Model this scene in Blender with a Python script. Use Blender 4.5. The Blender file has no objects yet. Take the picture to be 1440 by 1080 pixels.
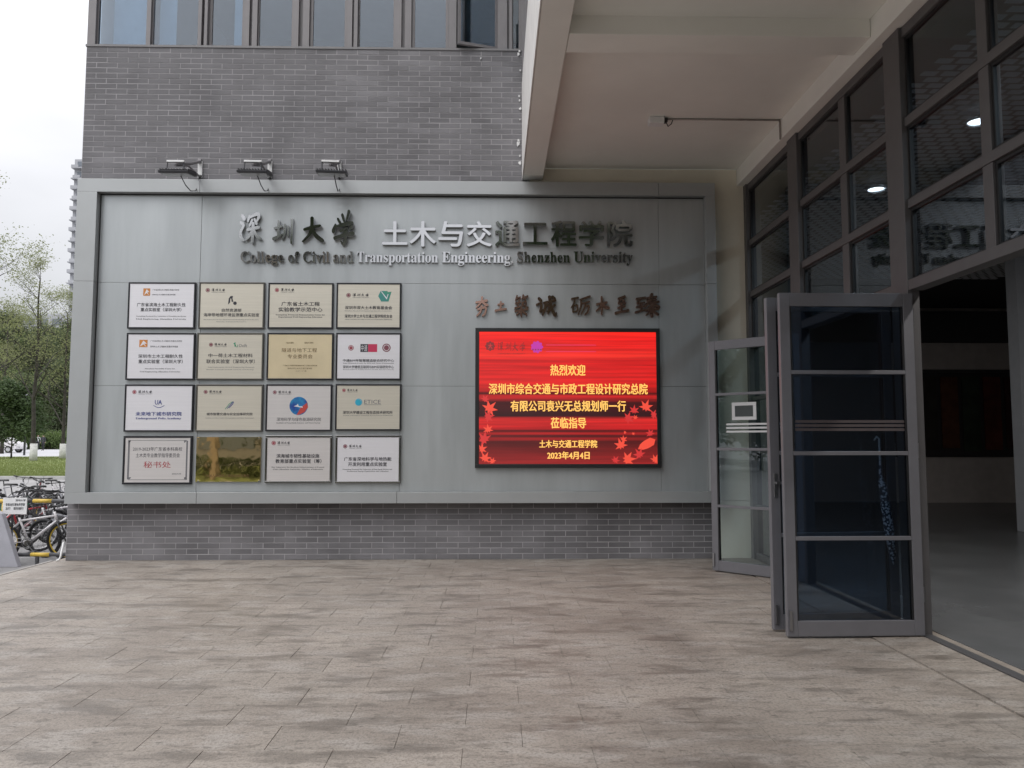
import bpy, bmesh, math, random
from mathutils import Vector, Matrix, Euler
random.seed(7)
R = math.radians
S = bpy.context.scene
col = S.collection

# ------------------------------------------------------------------ camera
cam = bpy.data.cameras.new('camera'); cam_o = bpy.data.objects.new('camera', cam); col.objects.link(cam_o)
CAM = Vector((0, -9.4, 1.43)); PITCH = 4.2; YAW = 1.22
cam_o.location = CAM; cam_o.rotation_euler = (R(90 + PITCH), 0, R(-YAW))
cam.sensor_width = 36; cam.lens = 27.0; cam.clip_start = 0.05; cam.clip_end = 3000
S.camera = cam_o
ROT = Euler((R(90 + PITCH), 0, R(-YAW))).to_matrix()

# ------------------------------------------------------------------ sky, sun, exposure
W = bpy.data.worlds.new('World'); S.world = W; W.use_nodes = True
nt = W.node_tree; nt.nodes.clear()
SUN_EL, SUN_AZ = 52.0, 218.0          # azimuth clockwise from +Y: behind and to the left of the camera
def wn(t): return nt.nodes.new(t)
out = wn('ShaderNodeOutputWorld'); add = wn('ShaderNodeAddShader')
sky = wn('ShaderNodeTexSky'); sky.sky_type = 'NISHITA'; sky.sun_disc = False
sky.sun_elevation = R(SUN_EL); sky.sun_rotation = R(SUN_AZ); sky.dust_density = 1.5; sky.air_density = 1
hs = wn('ShaderNodeHueSaturation'); hs.inputs['Saturation'].default_value = .25
b1 = wn('ShaderNodeBackground'); b1.inputs[1].default_value = .05
nt.links.new(sky.outputs[0], hs.inputs['Color']); nt.links.new(hs.outputs[0], b1.inputs[0])
# overcast layer: the standard overcast luminance, three times as bright overhead as at the horizon
tc = wn('ShaderNodeTexCoord'); sx = wn('ShaderNodeSeparateXYZ'); nt.links.new(tc.outputs['Generated'], sx.inputs[0])
mr = wn('ShaderNodeMapRange'); mr.inputs[1].default_value = 0; mr.inputs[2].default_value = 1; mr.inputs[3].default_value = .15; mr.inputs[4].default_value = 1.85
nt.links.new(sx.outputs[2], mr.inputs[0])
noi = wn('ShaderNodeTexNoise'); noi.inputs['Scale'].default_value = 2.2; noi.inputs['Detail'].default_value = 4
mpn = wn('ShaderNodeMapping'); mpn.inputs['Scale'].default_value = (1, 1, 2.5)
nt.links.new(tc.outputs['Generated'], mpn.inputs[0]); nt.links.new(mpn.outputs[0], noi.inputs[0])
mr2 = wn('ShaderNodeMapRange'); mr2.inputs[1].default_value = .3; mr2.inputs[2].default_value = .7; mr2.inputs[3].default_value = .80; mr2.inputs[4].default_value = 1.12
nt.links.new(noi.outputs[0], mr2.inputs[0])
mul = wn('ShaderNodeMath'); mul.operation = 'MULTIPLY'; nt.links.new(mr.outputs[0], mul.inputs[0]); nt.links.new(mr2.outputs[0], mul.inputs[1])
b2 = wn('ShaderNodeBackground'); b2.inputs[0].default_value = (.965, .965, 1.0, 1); nt.links.new(mul.outputs[0], b2.inputs[1])
nt.links.new(b1.outputs[0], add.inputs[0]); nt.links.new(b2.outputs[0], add.inputs[1]); nt.links.new(add.outputs[0], out.inputs[0])

sun = bpy.data.lights.new('sun', 'SUN'); sun.energy = 0.8; sun.angle = R(35); sun.color = (1, .97, .93)
so = bpy.data.objects.new('sun', sun); col.objects.link(so); so.location = (-20, -20, 30)
sd = Vector((math.sin(R(SUN_AZ)) * math.cos(R(SUN_EL)), math.cos(R(SUN_AZ)) * math.cos(R(SUN_EL)), math.sin(R(SUN_EL))))
so.rotation_euler = sd.to_track_quat('Z', 'Y').to_euler()
S.view_settings.view_transform = 'Standard'; S.view_settings.look = 'None'; S.view_settings.gamma = 1
S.view_settings.exposure = 0.33; S.view_settings.use_curve_mapping = False
S.cycles.use_denoising = True; S.cycles.max_bounces = 8; S.cycles.diffuse_bounces = 4; S.cycles.glossy_bounces = 4
S.cycles.transparent_max_bounces = 24; S.cycles.sample_clamp_indirect = 6; S.cycles.caustics_reflective = False; S.cycles.caustics_refractive = False

def P(px, py, ax, val):
    """point of the place seen at photograph pixel (px, py) on the plane axis = val"""
    d = ROT @ Vector(((px - 720) / 1080, (540 - py) / 1080, -1))
    return CAM + d * ((val - CAM[ax]) / d[ax])

# ------------------------------------------------------------------ materials
MATS = {}
def mat(name, color=(.5, .5, .5), rough=.6, metal=0., var=0., scale=6., detail=5, bump=0., bscale=40., rnd=0., emit=None, strength=1., spec=.5, stretch=(1, 1, 1), col2=None, lo=.35, hi=.65, world=True, coat=0., rvar=0.):
    if name in MATS: return MATS[name]
    m = bpy.data.materials.new(name); m.use_nodes = True; n = m.node_tree; N = n.nodes; L = n.links
    b = N['Principled BSDF']; b.inputs['Roughness'].default_value = rough; b.inputs['Metallic'].default_value = metal
    b.inputs['Specular IOR Level'].default_value = spec; b.inputs['Coat Weight'].default_value = coat
    b.inputs['Base Color'].default_value = (*color, 1)
    if emit:
        b.inputs['Emission Color'].default_value = (*emit, 1); b.inputs['Emission Strength'].default_value = strength
    t = N.new('ShaderNodeTexCoord'); g = N.new('ShaderNodeNewGeometry'); mp = N.new('ShaderNodeMapping'); mp.inputs['Scale'].default_value = stretch
    L.new(g.outputs['Position'] if world else t.outputs['Object'], mp.inputs[0])
    cur = None
    if var or col2:
        no = N.new('ShaderNodeTexNoise'); no.inputs['Scale'].default_value = scale; no.inputs['Detail'].default_value = detail; no.inputs['Roughness'].default_value = .6
        L.new(mp.outputs[0], no.inputs['Vector'])
        r = N.new('ShaderNodeMapRange'); r.inputs[1].default_value = lo; r.inputs[2].default_value = hi; L.new(no.outputs[0], r.inputs[0])
        mx = N.new('ShaderNodeMix'); mx.data_type = 'RGBA'; c2 = col2 or tuple(c * (1 - var) for c in color)
        c1 = color if col2 else tuple(min(1, c * (1 + var)) for c in color)
        mx.inputs[6].default_value = (*c1, 1); mx.inputs[7].default_value = (*c2, 1); L.new(r.outputs[0], mx.inputs[0]); cur = mx.outputs[2]
        if rvar:
            r2 = N.new('ShaderNodeMapRange'); r2.inputs[1].default_value = lo; r2.inputs[2].default_value = hi; r2.inputs[3].default_value = rough; r2.inputs[4].default_value = max(.05, rough - rvar)
            L.new(no.outputs[0], r2.inputs[0]); L.new(r2.outputs[0], b.inputs['Roughness'])
    if rnd:
        oi = N.new('ShaderNodeObjectInfo'); r = N.new('ShaderNodeMapRange'); r.inputs[3].default_value = 1 - rnd; r.inputs[4].default_value = 1 + rnd
        L.new(oi.outputs['Random'], r.inputs[0])
        h = N.new('ShaderNodeHueSaturation'); L.new(r.outputs[0], h.inputs['Value'])
        if cur: L.new(cur, h.inputs['Color'])
        else: h.inputs['Color'].default_value = (*color, 1)
        cur = h.outputs[0]
    if cur: L.new(cur, b.inputs['Base Color'])
    if bump:
        nb = N.new('ShaderNodeTexNoise'); nb.inputs['Scale'].default_value = bscale; nb.inputs['Detail'].default_value = 4; L.new(mp.outputs[0], nb.inputs['Vector'])
        bp = N.new('ShaderNodeBump'); bp.inputs['Strength'].default_value = bump; bp.inputs['Distance'].default_value = .01
        L.new(nb.outputs[0], bp.inputs['Height']); L.new(bp.outputs[0], b.inputs['Normal'])
    MATS[name] = m; return m

def glass(name, tint=(.8, .88, .9), base=.06, power=4.0, amt=.9, rough=0.0):
    if name in MATS: return MATS[name]
    m = bpy.data.materials.new(name); m.use_nodes = True; N = m.node_tree.nodes; L = m.node_tree.links; N.clear()
    o = N.new('ShaderNodeOutputMaterial'); mx = N.new('ShaderNodeMixShader'); tr = N.new('ShaderNodeBsdfTransparent'); gl = N.new('ShaderNodeBsdfGlossy')
    tr.inputs[0].default_value = (*tint, 1); gl.inputs['Roughness'].default_value = rough; gl.inputs[0].default_value = (.95, .97, 1, 1)
    lw = N.new('ShaderNodeLayerWeight'); lw.inputs[0].default_value = .5
    pw = N.new('ShaderNodeMath'); pw.operation = 'POWER'; pw.inputs[1].default_value = power
    ma = N.new('ShaderNodeMath'); ma.operation = 'MULTIPLY_ADD'; ma.inputs[1].default_value = amt; ma.inputs[2].default_value = base
    L.new(lw.outputs['Facing'], pw.inputs[0]); L.new(pw.outputs[0], ma.inputs[0]); L.new(ma.outputs[0], mx.inputs[0])
    L.new(tr.outputs[0], mx.inputs[1]); L.new(gl.outputs[0], mx.inputs[2]); L.new(mx.outputs[0], o.inputs[0])
    MATS[name] = m; return m

M_brick = mat('grey_brick', (.168, .164, .174), .7, var=.2, scale=1.3, detail=9, bump=.35, bscale=160, rnd=.16)
M_mortar = mat('mortar', (.37, .36, .37), .9, var=.1, scale=3)
M_alu = mat('sign_aluminium', (.44, .465, .475), .36, metal=.45, var=.06, scale=1.2, stretch=(4, 4, .5), bump=.5, bscale=.35, rvar=.06)
M_aluf = mat('sign_aluminium_frame', (.40, .415, .42), .4, metal=.4, var=.035, scale=2)
M_seam = mat('panel_joint', (.12, .12, .12), .8)
M_plaster = mat('white_paint_soffit', (.83, .82, .775), .8, var=.05, scale=.7, bump=.05, bscale=30)
M_beige = mat('beige_paint_wall', (.80, .745, .63), .8, var=.04, scale=1.5, bump=.05, bscale=60)
M_fascia = mat('white_fascia_paint', (.72, .70, .68), .7, var=.05, scale=4)
M_frame = mat('dark_grey_powder_coat', (.105, .10, .102), .45, var=.05, scale=8, metal=.1)
M_doorf = mat('door_grey_powder_coat', (.165, .163, .178), .42, var=.04, scale=8, metal=.15)
M_winf = mat('window_grey_frame', (.20, .19, .195), .5, metal=.1, var=.05)
M_black = mat('black_plastic', (.015, .015, .016), .45)
M_blackm = mat('black_metal_frame', (.02, .02, .025), .3, metal=.3)
M_white = mat('white_paint', (.75, .75, .75), .5, var=.05)
M_steel = mat('polished_steel_letters', (.50, .50, .51), .08, metal=1., var=.05, scale=3)
M_copper = mat('copper_letters', (.54, .33, .27), .15, metal=1., var=.08, scale=8)
M_paint = mat('dark_ink', (.03, .03, .04), .6)
M_glass = glass('clear_glass', (.80, .88, .90), .055, 4, .85)
M_gdark = glass('lobby_glass', (.46, .52, .57), .045, 3.5, .8)
M_gdoor = glass('door_glass', (.50, .58, .66), .06, 3, .8)
M_gblue = glass('window_glass', (.64, .74, .82), .10, 3, .6, .01)
def paver_mat():
    m = mat('granite_paver', (.345, .305, .265), .62, col2=(.345, .305, .265), scale=3, bump=.35, bscale=90, rnd=.11)
    N = m.node_tree.nodes; L = m.node_tree.links; b = N['Principled BSDF']; src = b.inputs['Base Color'].links[0].from_socket
    g = N.new('ShaderNodeNewGeometry')
    def layer(src, scale, stretch, lo, hi, col_, amount, detail=6):
        mp = N.new('ShaderNodeMapping'); mp.inputs['Scale'].default_value = stretch; L.new(g.outputs['Position'], mp.inputs[0])
        no = N.new('ShaderNodeTexNoise'); no.inputs['Scale'].default_value = scale; no.inputs['Detail'].default_value = detail; no.inputs['Roughness'].default_value = .62; L.new(mp.outputs[0], no.inputs['Vector'])
        r = N.new('ShaderNodeMapRange'); r.inputs[1].default_value = lo; r.inputs[2].default_value = hi; r.inputs[3].default_value = 0; r.inputs[4].default_value = amount; L.new(no.outputs[0], r.inputs[0])
        mx = N.new('ShaderNodeMix'); mx.data_type = 'RGBA'; mx.inputs[7].default_value = (*col_, 1); L.new(src, mx.inputs[6]); L.new(r.outputs[0], mx.inputs[0])
        return mx.outputs[2], no
    s, _ = layer(src, .5, (1, 1.3, 1), .42, .60, (.245, .21, .18), .75, 4)      # broad worn patches
    s, _ = layer(s, 3.2, (.8, 1.8, 1), .50, .60, (.40, .37, .34), .5, 10)         # paler scuffs
    s, n2 = layer(s, 2.6, (.6, 1.9, 1), .52, .62, (.135, .115, .097), .65, 10)        # dirt
    s, _ = layer(s, 8, (.7, 1.8, 1), .54, .64, (.13, .112, .095), .5, 9)
    s, _ = layer(s, 60, (1, 1, 1), .46, .66, (.11, .10, .09), .5, 3)             # granite speck
    s, _ = layer(s, 17, (.8, 1.6, 1), .58, .66, (.09, .078, .065), .6, 6)
    L.new(s, b.inputs['Base Color'])
    r = N.new('ShaderNodeMapRange'); r.inputs[1].default_value = .5; r.inputs[2].default_value = .66; r.inputs[3].default_value = .58; r.inputs[4].default_value = .4
    L.new(n2.outputs[0], r.inputs[0]); L.new(r.outputs[0], b.inputs['Roughness'])
    return m
M_paver = paver_mat()
M_grout = mat('paving_joint', (.25, .22, .19), .9, var=.15)

# ------------------------------------------------------------------ mesh helpers
class MB:
    def __init__(s): s.v = []; s.f = []
    def box(s, x0, x1, y0, y1, z0, z1, M=None):
        i = len(s.v)
        vs = [Vector((x, y, z)) for z in (z0, z1) for y in (y0, y1) for x in (x0, x1)]
        if M is not None: vs = [M @ v for v in vs]
        s.v += vs
        s.f += [tuple(i + k for k in q) for q in ((0, 2, 3, 1), (4, 5, 7, 6), (0, 1, 5, 4), (2, 6, 7, 3), (0, 4, 6, 2), (1, 3, 7, 5))]
        return s
    def tube(s, pts, r, n=8, cap=True):
        pts = [Vector(p) for p in pts]; rs = r if isinstance(r, (list, tuple)) else [r] * len(pts)
        i0 = len(s.v); up = None
        for k, p in enumerate(pts):
            d = (pts[min(k + 1, len(pts) - 1)] - pts[max(k - 1, 0)]).normalized()
            if up is None:
                up = d.cross(Vector((0, 0, 1)))
                if up.length < .1: up = d.cross(Vector((1, 0, 0)))
                up.normalize()
            up = (up - d * up.dot(d)).normalized(); w = d.cross(up)
            for j in range(n):
                a = 2 * math.pi * j / n
                s.v.append(p + (up * math.cos(a) + w * math.sin(a)) * rs[k])
        for k in range(len(pts) - 1):
            for j in range(n):
                a = i0 + k * n + j; b = i0 + k * n + (j + 1) % n
                s.f.append((a, b, b + n, a + n))
        if cap:
            s.f.append(tuple(i0 + j for j in reversed(range(n)))); s.f.append(tuple(i0 + (len(pts) - 1) * n + j for j in range(n)))
        return s
    def ring(s, c, R_, r, axis='y', n=28, m=6, M=None):
        c = Vector(c); i0 = len(s.v)
        for k in range(n):
            a = 2 * math.pi * k / n
            for j in range(m):
                b = 2 * math.pi * j / m; q = R_ + r * math.cos(b); h = r * math.sin(b)
                v = Vector((q * math.cos(a), h, q * math.sin(a))) if axis == 'y' else Vector((q * math.cos(a), q * math.sin(a), h))
                s.v.append(c + v)
        for k in range(n):
            for j in range(m):
                s.f.append((i0 + k * m + j, i0 + k * m + (j + 1) % m, i0 + ((k + 1) % n) * m + (j + 1) % m, i0 + ((k + 1) % n) * m + j))
        return s
    def disc(s, c, r, th, axis='y', n=20, r2=None):
        c = Vector(c); i0 = len(s.v); r2 = r if r2 is None else r2
        for q, h in ((r, 0), (r2, th)):
            for k in range(n):
                a = 2 * math.pi * k / n
                s.v.append(c + (Vector((q * math.cos(a), h, q * math.sin(a))) if axis == 'y' else Vector((q * math.cos(a), q * math.sin(a), h))))
        for k in range(n): s.f.append((i0 + k, i0 + (k + 1) % n, i0 + n + (k + 1) % n, i0 + n + k))
        s.f.append(tuple(i0 + k for k in range(n))); s.f.append(tuple(i0 + n + k for k in reversed(range(n))))
        return s
    def prism(s, pts, y0, y1):       # outline in x, z; thickness along y
        n = len(pts); i0 = len(s.v)
        s.v += [Vector((x, y0, z)) for x, z in pts] + [Vector((x, y1, z)) for x, z in pts]
        s.f.append(tuple(i0 + k for k in range(n))); s.f.append(tuple(i0 + n + k for k in reversed(range(n))))
        for k in range(n): s.f.append((i0 + k, i0 + n + k, i0 + n + (k + 1) % n, i0 + (k + 1) % n))
        return s
    def mesh(s, name, m, smooth=False):
        me = bpy.data.meshes.new(name); me.from_pydata([tuple(v) for v in s.v], [], s.f); me.update()
        bm = bmesh.new(); bm.from_mesh(me); bmesh.ops.recalc_face_normals(bm, faces=bm.faces); bm.to_mesh(me); bm.free()
        if m: me.materials.append(m)
        if smooth:
            for p in me.polygons: p.use_smooth = True
        return me
    def build(s, name, m, parent=None, smooth=False, loc=None, bevel=0):
        return obj(name, s.mesh(name, m, smooth), parent, loc, bevel)

def obj(name, me, parent=None, loc=None, bevel=0):
    o = bpy.data.objects.new(name, me); col.objects.link(o)
    if loc is not None: o.location = loc
    if parent is not None: o.parent = parent
    if bevel:
        b = o.modifiers.new('edge', 'BEVEL'); b.width = bevel; b.segments = 2; b.limit_method = 'ANGLE'
    return o
def tag(o, label=None, cat=None, group=None, kind=None):
    for k, v in (('label', label), ('category', cat), ('group', group), ('kind', kind)):
        if v: o[k] = v
    return o
def empty(name, loc, label, cat, group=None, rz=0):
    o = bpy.data.objects.new(name, None); col.objects.link(o); o.location = loc; o.rotation_euler.z = rz
    o.empty_display_size = .1
    return tag(o, label, cat, group)
def box(name, m, x0, x1, y0, y1, z0, z1, parent=None, bevel=0):
    return MB().box(x0, x1, y0, y1, z0, z1).build(name, m, parent, bevel=bevel)

# text fitted into a rectangle of the x-z plane, facing the camera side (-y)
SERIF = {}
for i in range(26):
    SERIF[chr(65 + i)] = chr(0x1D400 + i); SERIF[chr(97 + i)] = chr(0x1D41A + i)
def serif(t): return ''.join(SERIF.get(c, c) for c in t)
def text_mesh(t, m, x0, x1, z0, z1, y, th=.0006, bold=0., res=2, name='lettering', bevel=0, keep=False):
    cu = bpy.data.curves.new('t', 'FONT'); cu.body = t; cu.size = 1; cu.resolution_u = res
    cu.extrude = .1; cu.fill_mode = 'BOTH'
    o = bpy.data.objects.new('t', cu); col.objects.link(o)
    dg = bpy.context.evaluated_depsgraph_get(); me = bpy.data.meshes.new_from_object(o.evaluated_get(dg))
    bpy.data.objects.remove(o); bpy.data.curves.remove(cu)
    xs = [v.co.x for v in me.vertices]; ys = [v.co.y for v in me.vertices]; zs = [v.co.z for v in me.vertices]
    if not xs: return me
    a, b, c, d = min(xs), max(xs), min(ys), max(ys); e, f = min(zs), max(zs)
    for v in me.vertices:
        X, Y, Z = v.co
        v.co = (x0 + (X - a) / (b - a or 1) * (x1 - x0), y - th * (Z - e) / (f - e or 1), z0 + (Y - c) / (d - c or 1) * (z1 - z0))
    if bold:
        em = (z1 - z0) * bold; vs = [v.co.copy() for v in me.vertices]; fs = [tuple(p.vertices) for p in me.polygons]; V = []; F = []
        for k, (dx, dz) in enumerate(((0, 0), (em, 0), (-em, 0), (0, em * .7), (0, -em * .7))):
            o_ = len(V); V += [(v.x + dx, v.y - (.00025 + th * .01) * k, v.z + dz) for v in vs]; F += [tuple(o_ + q for q in f) for f in fs]
        me = bpy.data.meshes.new(name); me.from_pydata(V, [], F)
    me.materials.clear(); me.materials.append(m); me.name = name; me.update()
    return me
def text_px(t, m, rect, y, parent, name='lettering', th=.0006, bold=0., res=2):
    """rect = photo pixels (x0, y0, x1, y1) of the ink; y = world plane it sits on"""
    x0, y0, x1, y1 = rect; c = P((x0 + x1) / 2, (y0 + y1) / 2, 1, y); a = P(x0, (y0 + y1) / 2, 1, y).x; b = P(x1, (y0 + y1) / 2, 1, y).x
    z1 = P((x0 + x1) / 2, y0, 1, y).z; z0 = P((x0 + x1) / 2, y1, 1, y).z
    me = text_mesh(t, m, a, b, z0, z1, y, th, bold, res, name)
    o = obj(name, me)
    if parent is not None:
        o.parent = parent; o.matrix_parent_inverse = Matrix.Translation(-parent.location)
    return o
def under(o, parent):            # keep world coordinates under an unrotated parent
    o.parent = parent; o.matrix_parent_inverse = Matrix.Translation(-parent.location); return o

# ================================================================== GROUND
def h(y):
    if y <= 15: return -.55
    if y <= 19: return -.55 + (y - 15) / 4 * .5
    if y <= 88: return -.05 + (y - 19) / 69 * .4
    if y <= 150: return .35 + ((y - 88) / 62) ** 1.1 * 17
    return 17.35
def sheet(name, m, xs, ys, dz, bumpy=0.):
    b = MB(); nx = len(xs)
    for y in ys:
        for x in xs: b.v.append(Vector((x, y, h(y) + dz + (random.uniform(-bumpy, bumpy) if bumpy else 0))))
    for j in range(len(ys) - 1):
        for i in range(nx - 1):
            a = j * nx + i; b.f.append((a, a + 1, a + nx + 1, a + nx))
    o = b.build(name, m, smooth=True); return o
def lin(a, b, n): return [a + (b - a) * i / (n - 1) for i in range(n)]
M_asph = mat('pale_concrete_ground', (.27, .265, .265), .8, var=.12, scale=.8, bump=.2, bscale=30)
M_path = mat('pale_path_paving', (.42, .42, .44), .8, var=.08, scale=.5)
M_lawn = mat('lawn', (.19, .22, .07), .9, col2=(.12, .16, .045), scale=.9, detail=8, bump=1., bscale=25)
M_wood = mat('hill_undergrowth', (.055, .085, .03), .95, col2=(.10, .10, .06), scale=.35, detail=8, bump=1., bscale=3)
ys = lin(-400, 14, 12) + lin(15, 19, 5) + lin(24, 88, 8) + lin(94, 150, 14) + lin(300, 1500, 4)
tag(sheet('ground', M_asph, lin(-1200, 1200, 9), ys, 0), kind='structure')
tag(sheet('lawn', M_lawn, lin(-120, 60, 60), lin(20.3, 52, 12), .03, .012), kind='structure')
tag(sheet('path', M_path, lin(-200, 60, 6), lin(52.0, 86, 8), .02), kind='structure')
tag(sheet('hill', M_wood, lin(-260, 120, 60), lin(88, 150, 30), .08, .25), kind='structure')
# stone kerb along the lawn
kb = MB()
for i in range(60): kb.box(-70 + i * 1.0, -70 + i * 1.0 + .985, 20.05, 20.25, h(20) - .1, h(20) + .13)
tag(kb.build('kerb', mat('kerb_stone', (.42, .42, .41), .8, var=.12, scale=2)), kind='structure')
# stepped retaining wall at the foot of the hill
rw = empty('retaining_wall', (-60, 87, h(87)), 'low rubble retaining wall at the foot of the wooded hill', 'wall')
M_rub = mat('rubble_stone', (.20, .185, .17), .9, var=.25, scale=1.5, rnd=.25)
bb = MB().box(-40, 40, .6, 1.4, -.5, 2.0).build('wall_core', M_rub, rw)
stone = MB().box(-.45, .45, -.15, .2, -.25, .25).mesh('stone', M_rub)
for j in range(4):
    for i in range(22):
        o = obj('stone', stone, rw, (-12 + i * .97 + (j % 2) * .45, .55 + random.uniform(-.08, .08), .2 + j * .53)); o.rotation_euler = (random.uniform(-.05, .05), random.uniform(-.05, .05), random.uniform(-.08, .08))

# paved terrace in front of the entrance
XL, XR = -5.25, 2.72
ter = box('terrace', M_grout, -5.27, 3.3, -16, .3, -.9, -.006); tag(ter, kind='structure')
edge = MB().box(-5.31, -5.272, -16, .0, -.9, 0.0); under(edge.build('terrace_edge', mat('concrete_edge', (.34, .32, .30), .85, var=.1)), ter)
pw, pd, gp = .6, .3, .0022
pmesh = {}
def paver_mesh(w, d):
    k = (round(w, 3), round(d, 3))
    if k not in pmesh:
        b = MB(); c = .0008
        b.v = [Vector(q) for q in ((0, 0, -.03), (w, 0, -.03), (w, d, -.03), (0, d, -.03), (0, 0, -c), (w, 0, -c), (w, d, -c), (0, d, -c), (c, c, 0), (w - c, c, 0), (w - c, d - c, 0), (c, d - c, 0))]
        b.f = [(0, 1, 5, 4), (1, 2, 6, 5), (2, 3, 7, 6), (3, 0, 4, 7), (4, 5, 9, 8), (5, 6, 10, 9), (6, 7, 11, 10), (7, 4, 8, 11), (8, 9, 10, 11)]
        pmesh[k] = b.mesh('paver', M_paver)
    return pmesh[k]
rest = MB(); npav = 0
for r in range(52):
    y0 = -.002 - (r + 1) * pd
    x = XL - (.28 if r % 2 else 0) - .02
    while x < XR:
        a, b_ = max(x, XL), min(x + pw, XR)
        if b_ - a > .03:
            z = random.uniform(-.0008, .0008)
            if r < 21 and npav < 300:
                o = obj('paver', paver_mesh(b_ - a - gp, pd - gp), ter, (a + gp / 2, y0 + gp / 2, z)); npav += 1
                o.rotation_euler = (random.uniform(-.001, .001), random.uniform(-.0006, .0006), 0)
            else: rest.box(a + gp / 2, b_ - gp / 2, y0 + gp / 2, y0 + pd - gp / 2, -.03, z)
        x += pw
ro = under(rest.build('paving', M_paver), ter); ro['kind'] = 'stuff'
for i in range(18):   # border slabs along the glass wall
    y1 = -.004 - i * .88
    MB().box(XR + .02, 3.12, y1 - .874, y1, -.03, .006).build('border_slab', M_paver, ter, bevel=.003)

# ================================================================== BRICK WALLS
BW, BH, MG = .26, .0675, .008
def brick_mesh(w, hh=BH - MG, name='brick'):
    b = MB(); c = .001; y0, y1 = -.002, .05
    b.v = [Vector(q) for q in ((0, y1, 0), (w, y1, 0), (w, y1, hh), (0, y1, hh), (0, y0 + c, 0), (w, y0 + c, 0), (w, y0 + c, hh), (0, y0 + c, hh), (c, y0, c), (w - c, y0, c), (w - c, y0, hh - c), (c, y0, hh - c))]
    b.f = [(0, 1, 5, 4), (1, 2, 6, 5), (2, 3, 7, 6), (3, 0, 4, 7), (4, 5, 9, 8), (5, 6, 10, 9), (6, 7, 11, 10), (7, 4, 8, 11), (8, 9, 10, 11)]
    return b
bcache = {}
def brick_wall(root, xa, xb, za, zb, y, limit, along='x', flipx=1):
    n = 0; rest = MB(); rows = int(round((zb - za) / BH))
    cells = []
    for r in range(rows):
        x = xa - (BW / 2 if r % 2 else 0)
        while x < xb:
            a, b = max(x, xa), min(x + BW, xb)
            if b - a > .02: cells.append((a, b, za + r * BH))
            x += BW
    cells.sort(key=lambda c: (abs((c[0] + c[1]) / 2 - (xa + xb) * .55) > (xb - xa) * .5 * min(1, limit / max(1, len(cells))), -(c[1] - c[0])))
    for a, b, z in cells:
        w = round(b - a - MG, 4)
        if n < limit:
            if w not in bcache: bcache[w] = brick_mesh(w).mesh('brick', M_brick)
            o = obj('brick', bcache[w]); o.location = (a + MG / 2, y + random.uniform(-.0016, .0016), z + MG / 2); under(o, root); n += 1
        else:
            m = brick_mesh(w); i0 = len(rest.v); off = Vector((a + MG / 2, y + random.uniform(-.0016, .0016), z + MG / 2))
            rest.v += [v + off for v in m.v]; rest.f += [tuple(i0 + k for k in f) for f in m.f]
    if rest.v:
        o = under(rest.build('brickwork', M_brick, None), root); o['kind'] = 'stuff'
BL = -5.13; BT = 6.35
fac = empty('brick_facade_wall', (-2.4, 0, 4.3), 'upper grey brick wall between the ribbon windows and the aluminium sign board', 'wall')
under(box('mortar_bed', M_mortar, BL, .42, 0.0, .3, .70, BT), fac)
brick_wall(fac, BL, .40, BT - 27 * BH, BT, 0, 300)
plinth = empty('brick_plinth', (-1.2, 0, 0), 'low dark grey brick plinth below the sign board, rising from the paving', 'wall')
under(box('mortar_bed', M_mortar, BL, 2.66, 0.004, .28, 0, .69), plinth)
brick_wall(plinth, BL, 2.66, -.0, .69, .004, 300)
cop = under(box('coping', mat('grey_coping', (.20, .195, .20), .6, var=.05), BL - .01, .41, -.012, .3, BT + .002, BT + .03), fac)

# ================================================================== BUILDING
bld = empty('university_building', (0, 0, 0), 'grey and white university building with ribbon windows and a deep entrance porch', 'building')
def bp(name, m, *a, bevel=0, label=None):
    o = box(name, m, *a, parent=bld, bevel=bevel)
    if label: o['label'] = label
    return o
bp('side_wall', mat('side_wall_render', (.3, .29, .3), .8, var=.05), BL + .002, BL + .3, .31, 12, -.6, 14)
bp('porch_wall', M_beige, .43, 3.25, .30, .5, 0, 4.84, label='beige painted wall at the back of the porch')
bp('wall_face', M_beige, .425, 3.17, .02, .298, .695, 4.838)
bp('wall_face', M_beige, 2.665, 3.17, .02, .298, 0, .69)
bp('upper_wall', mat('upper_render', (.45, .44, .44), .8, var=.05), BL, 14, 0.0, 12, 8.6, 14)
# ribbon window
wy = .10
def wx(px): return P(px, 60, 1, wy).x
WZ0, WZ1 = BT + .032, 8.598
frames = [(126, 137), (208, 214), (281, 286), (290, 294), (345, 352), (356, 363), (412, 421), (427, 436), (489, 496), (499, 504), (555, 565), (570, 579), (631, 642), (700, 713), (716, 720), (730, 740)]
wins = [(137, 208, 0), (214, 281, 0), (294, 345, 1), (363, 412, 0), (436, 489, 1), (504, 555, 0), (579, 631, 1), (642, 700, 2), (720, 731, 0)]
for a, b in frames:
    dp = .0 if (b - a) > 5 else -.02
    box('mullion', M_winf, wx(a), wx(b), wy - .06 + dp, wy + .06, WZ0, WZ1, parent=bld)
for (a, b) in ((286, 290), (352, 356), (421, 427), (496, 499), (565, 570), (713, 716)):
    box('mullion', M_winf, wx(a), wx(b), wy - .005, wy + .06, WZ0, WZ1, parent=bld)
bp('window_track', M_winf, BL + .03, .40, wy + .062, wy + .13, WZ0, WZ0 + .04)
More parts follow.
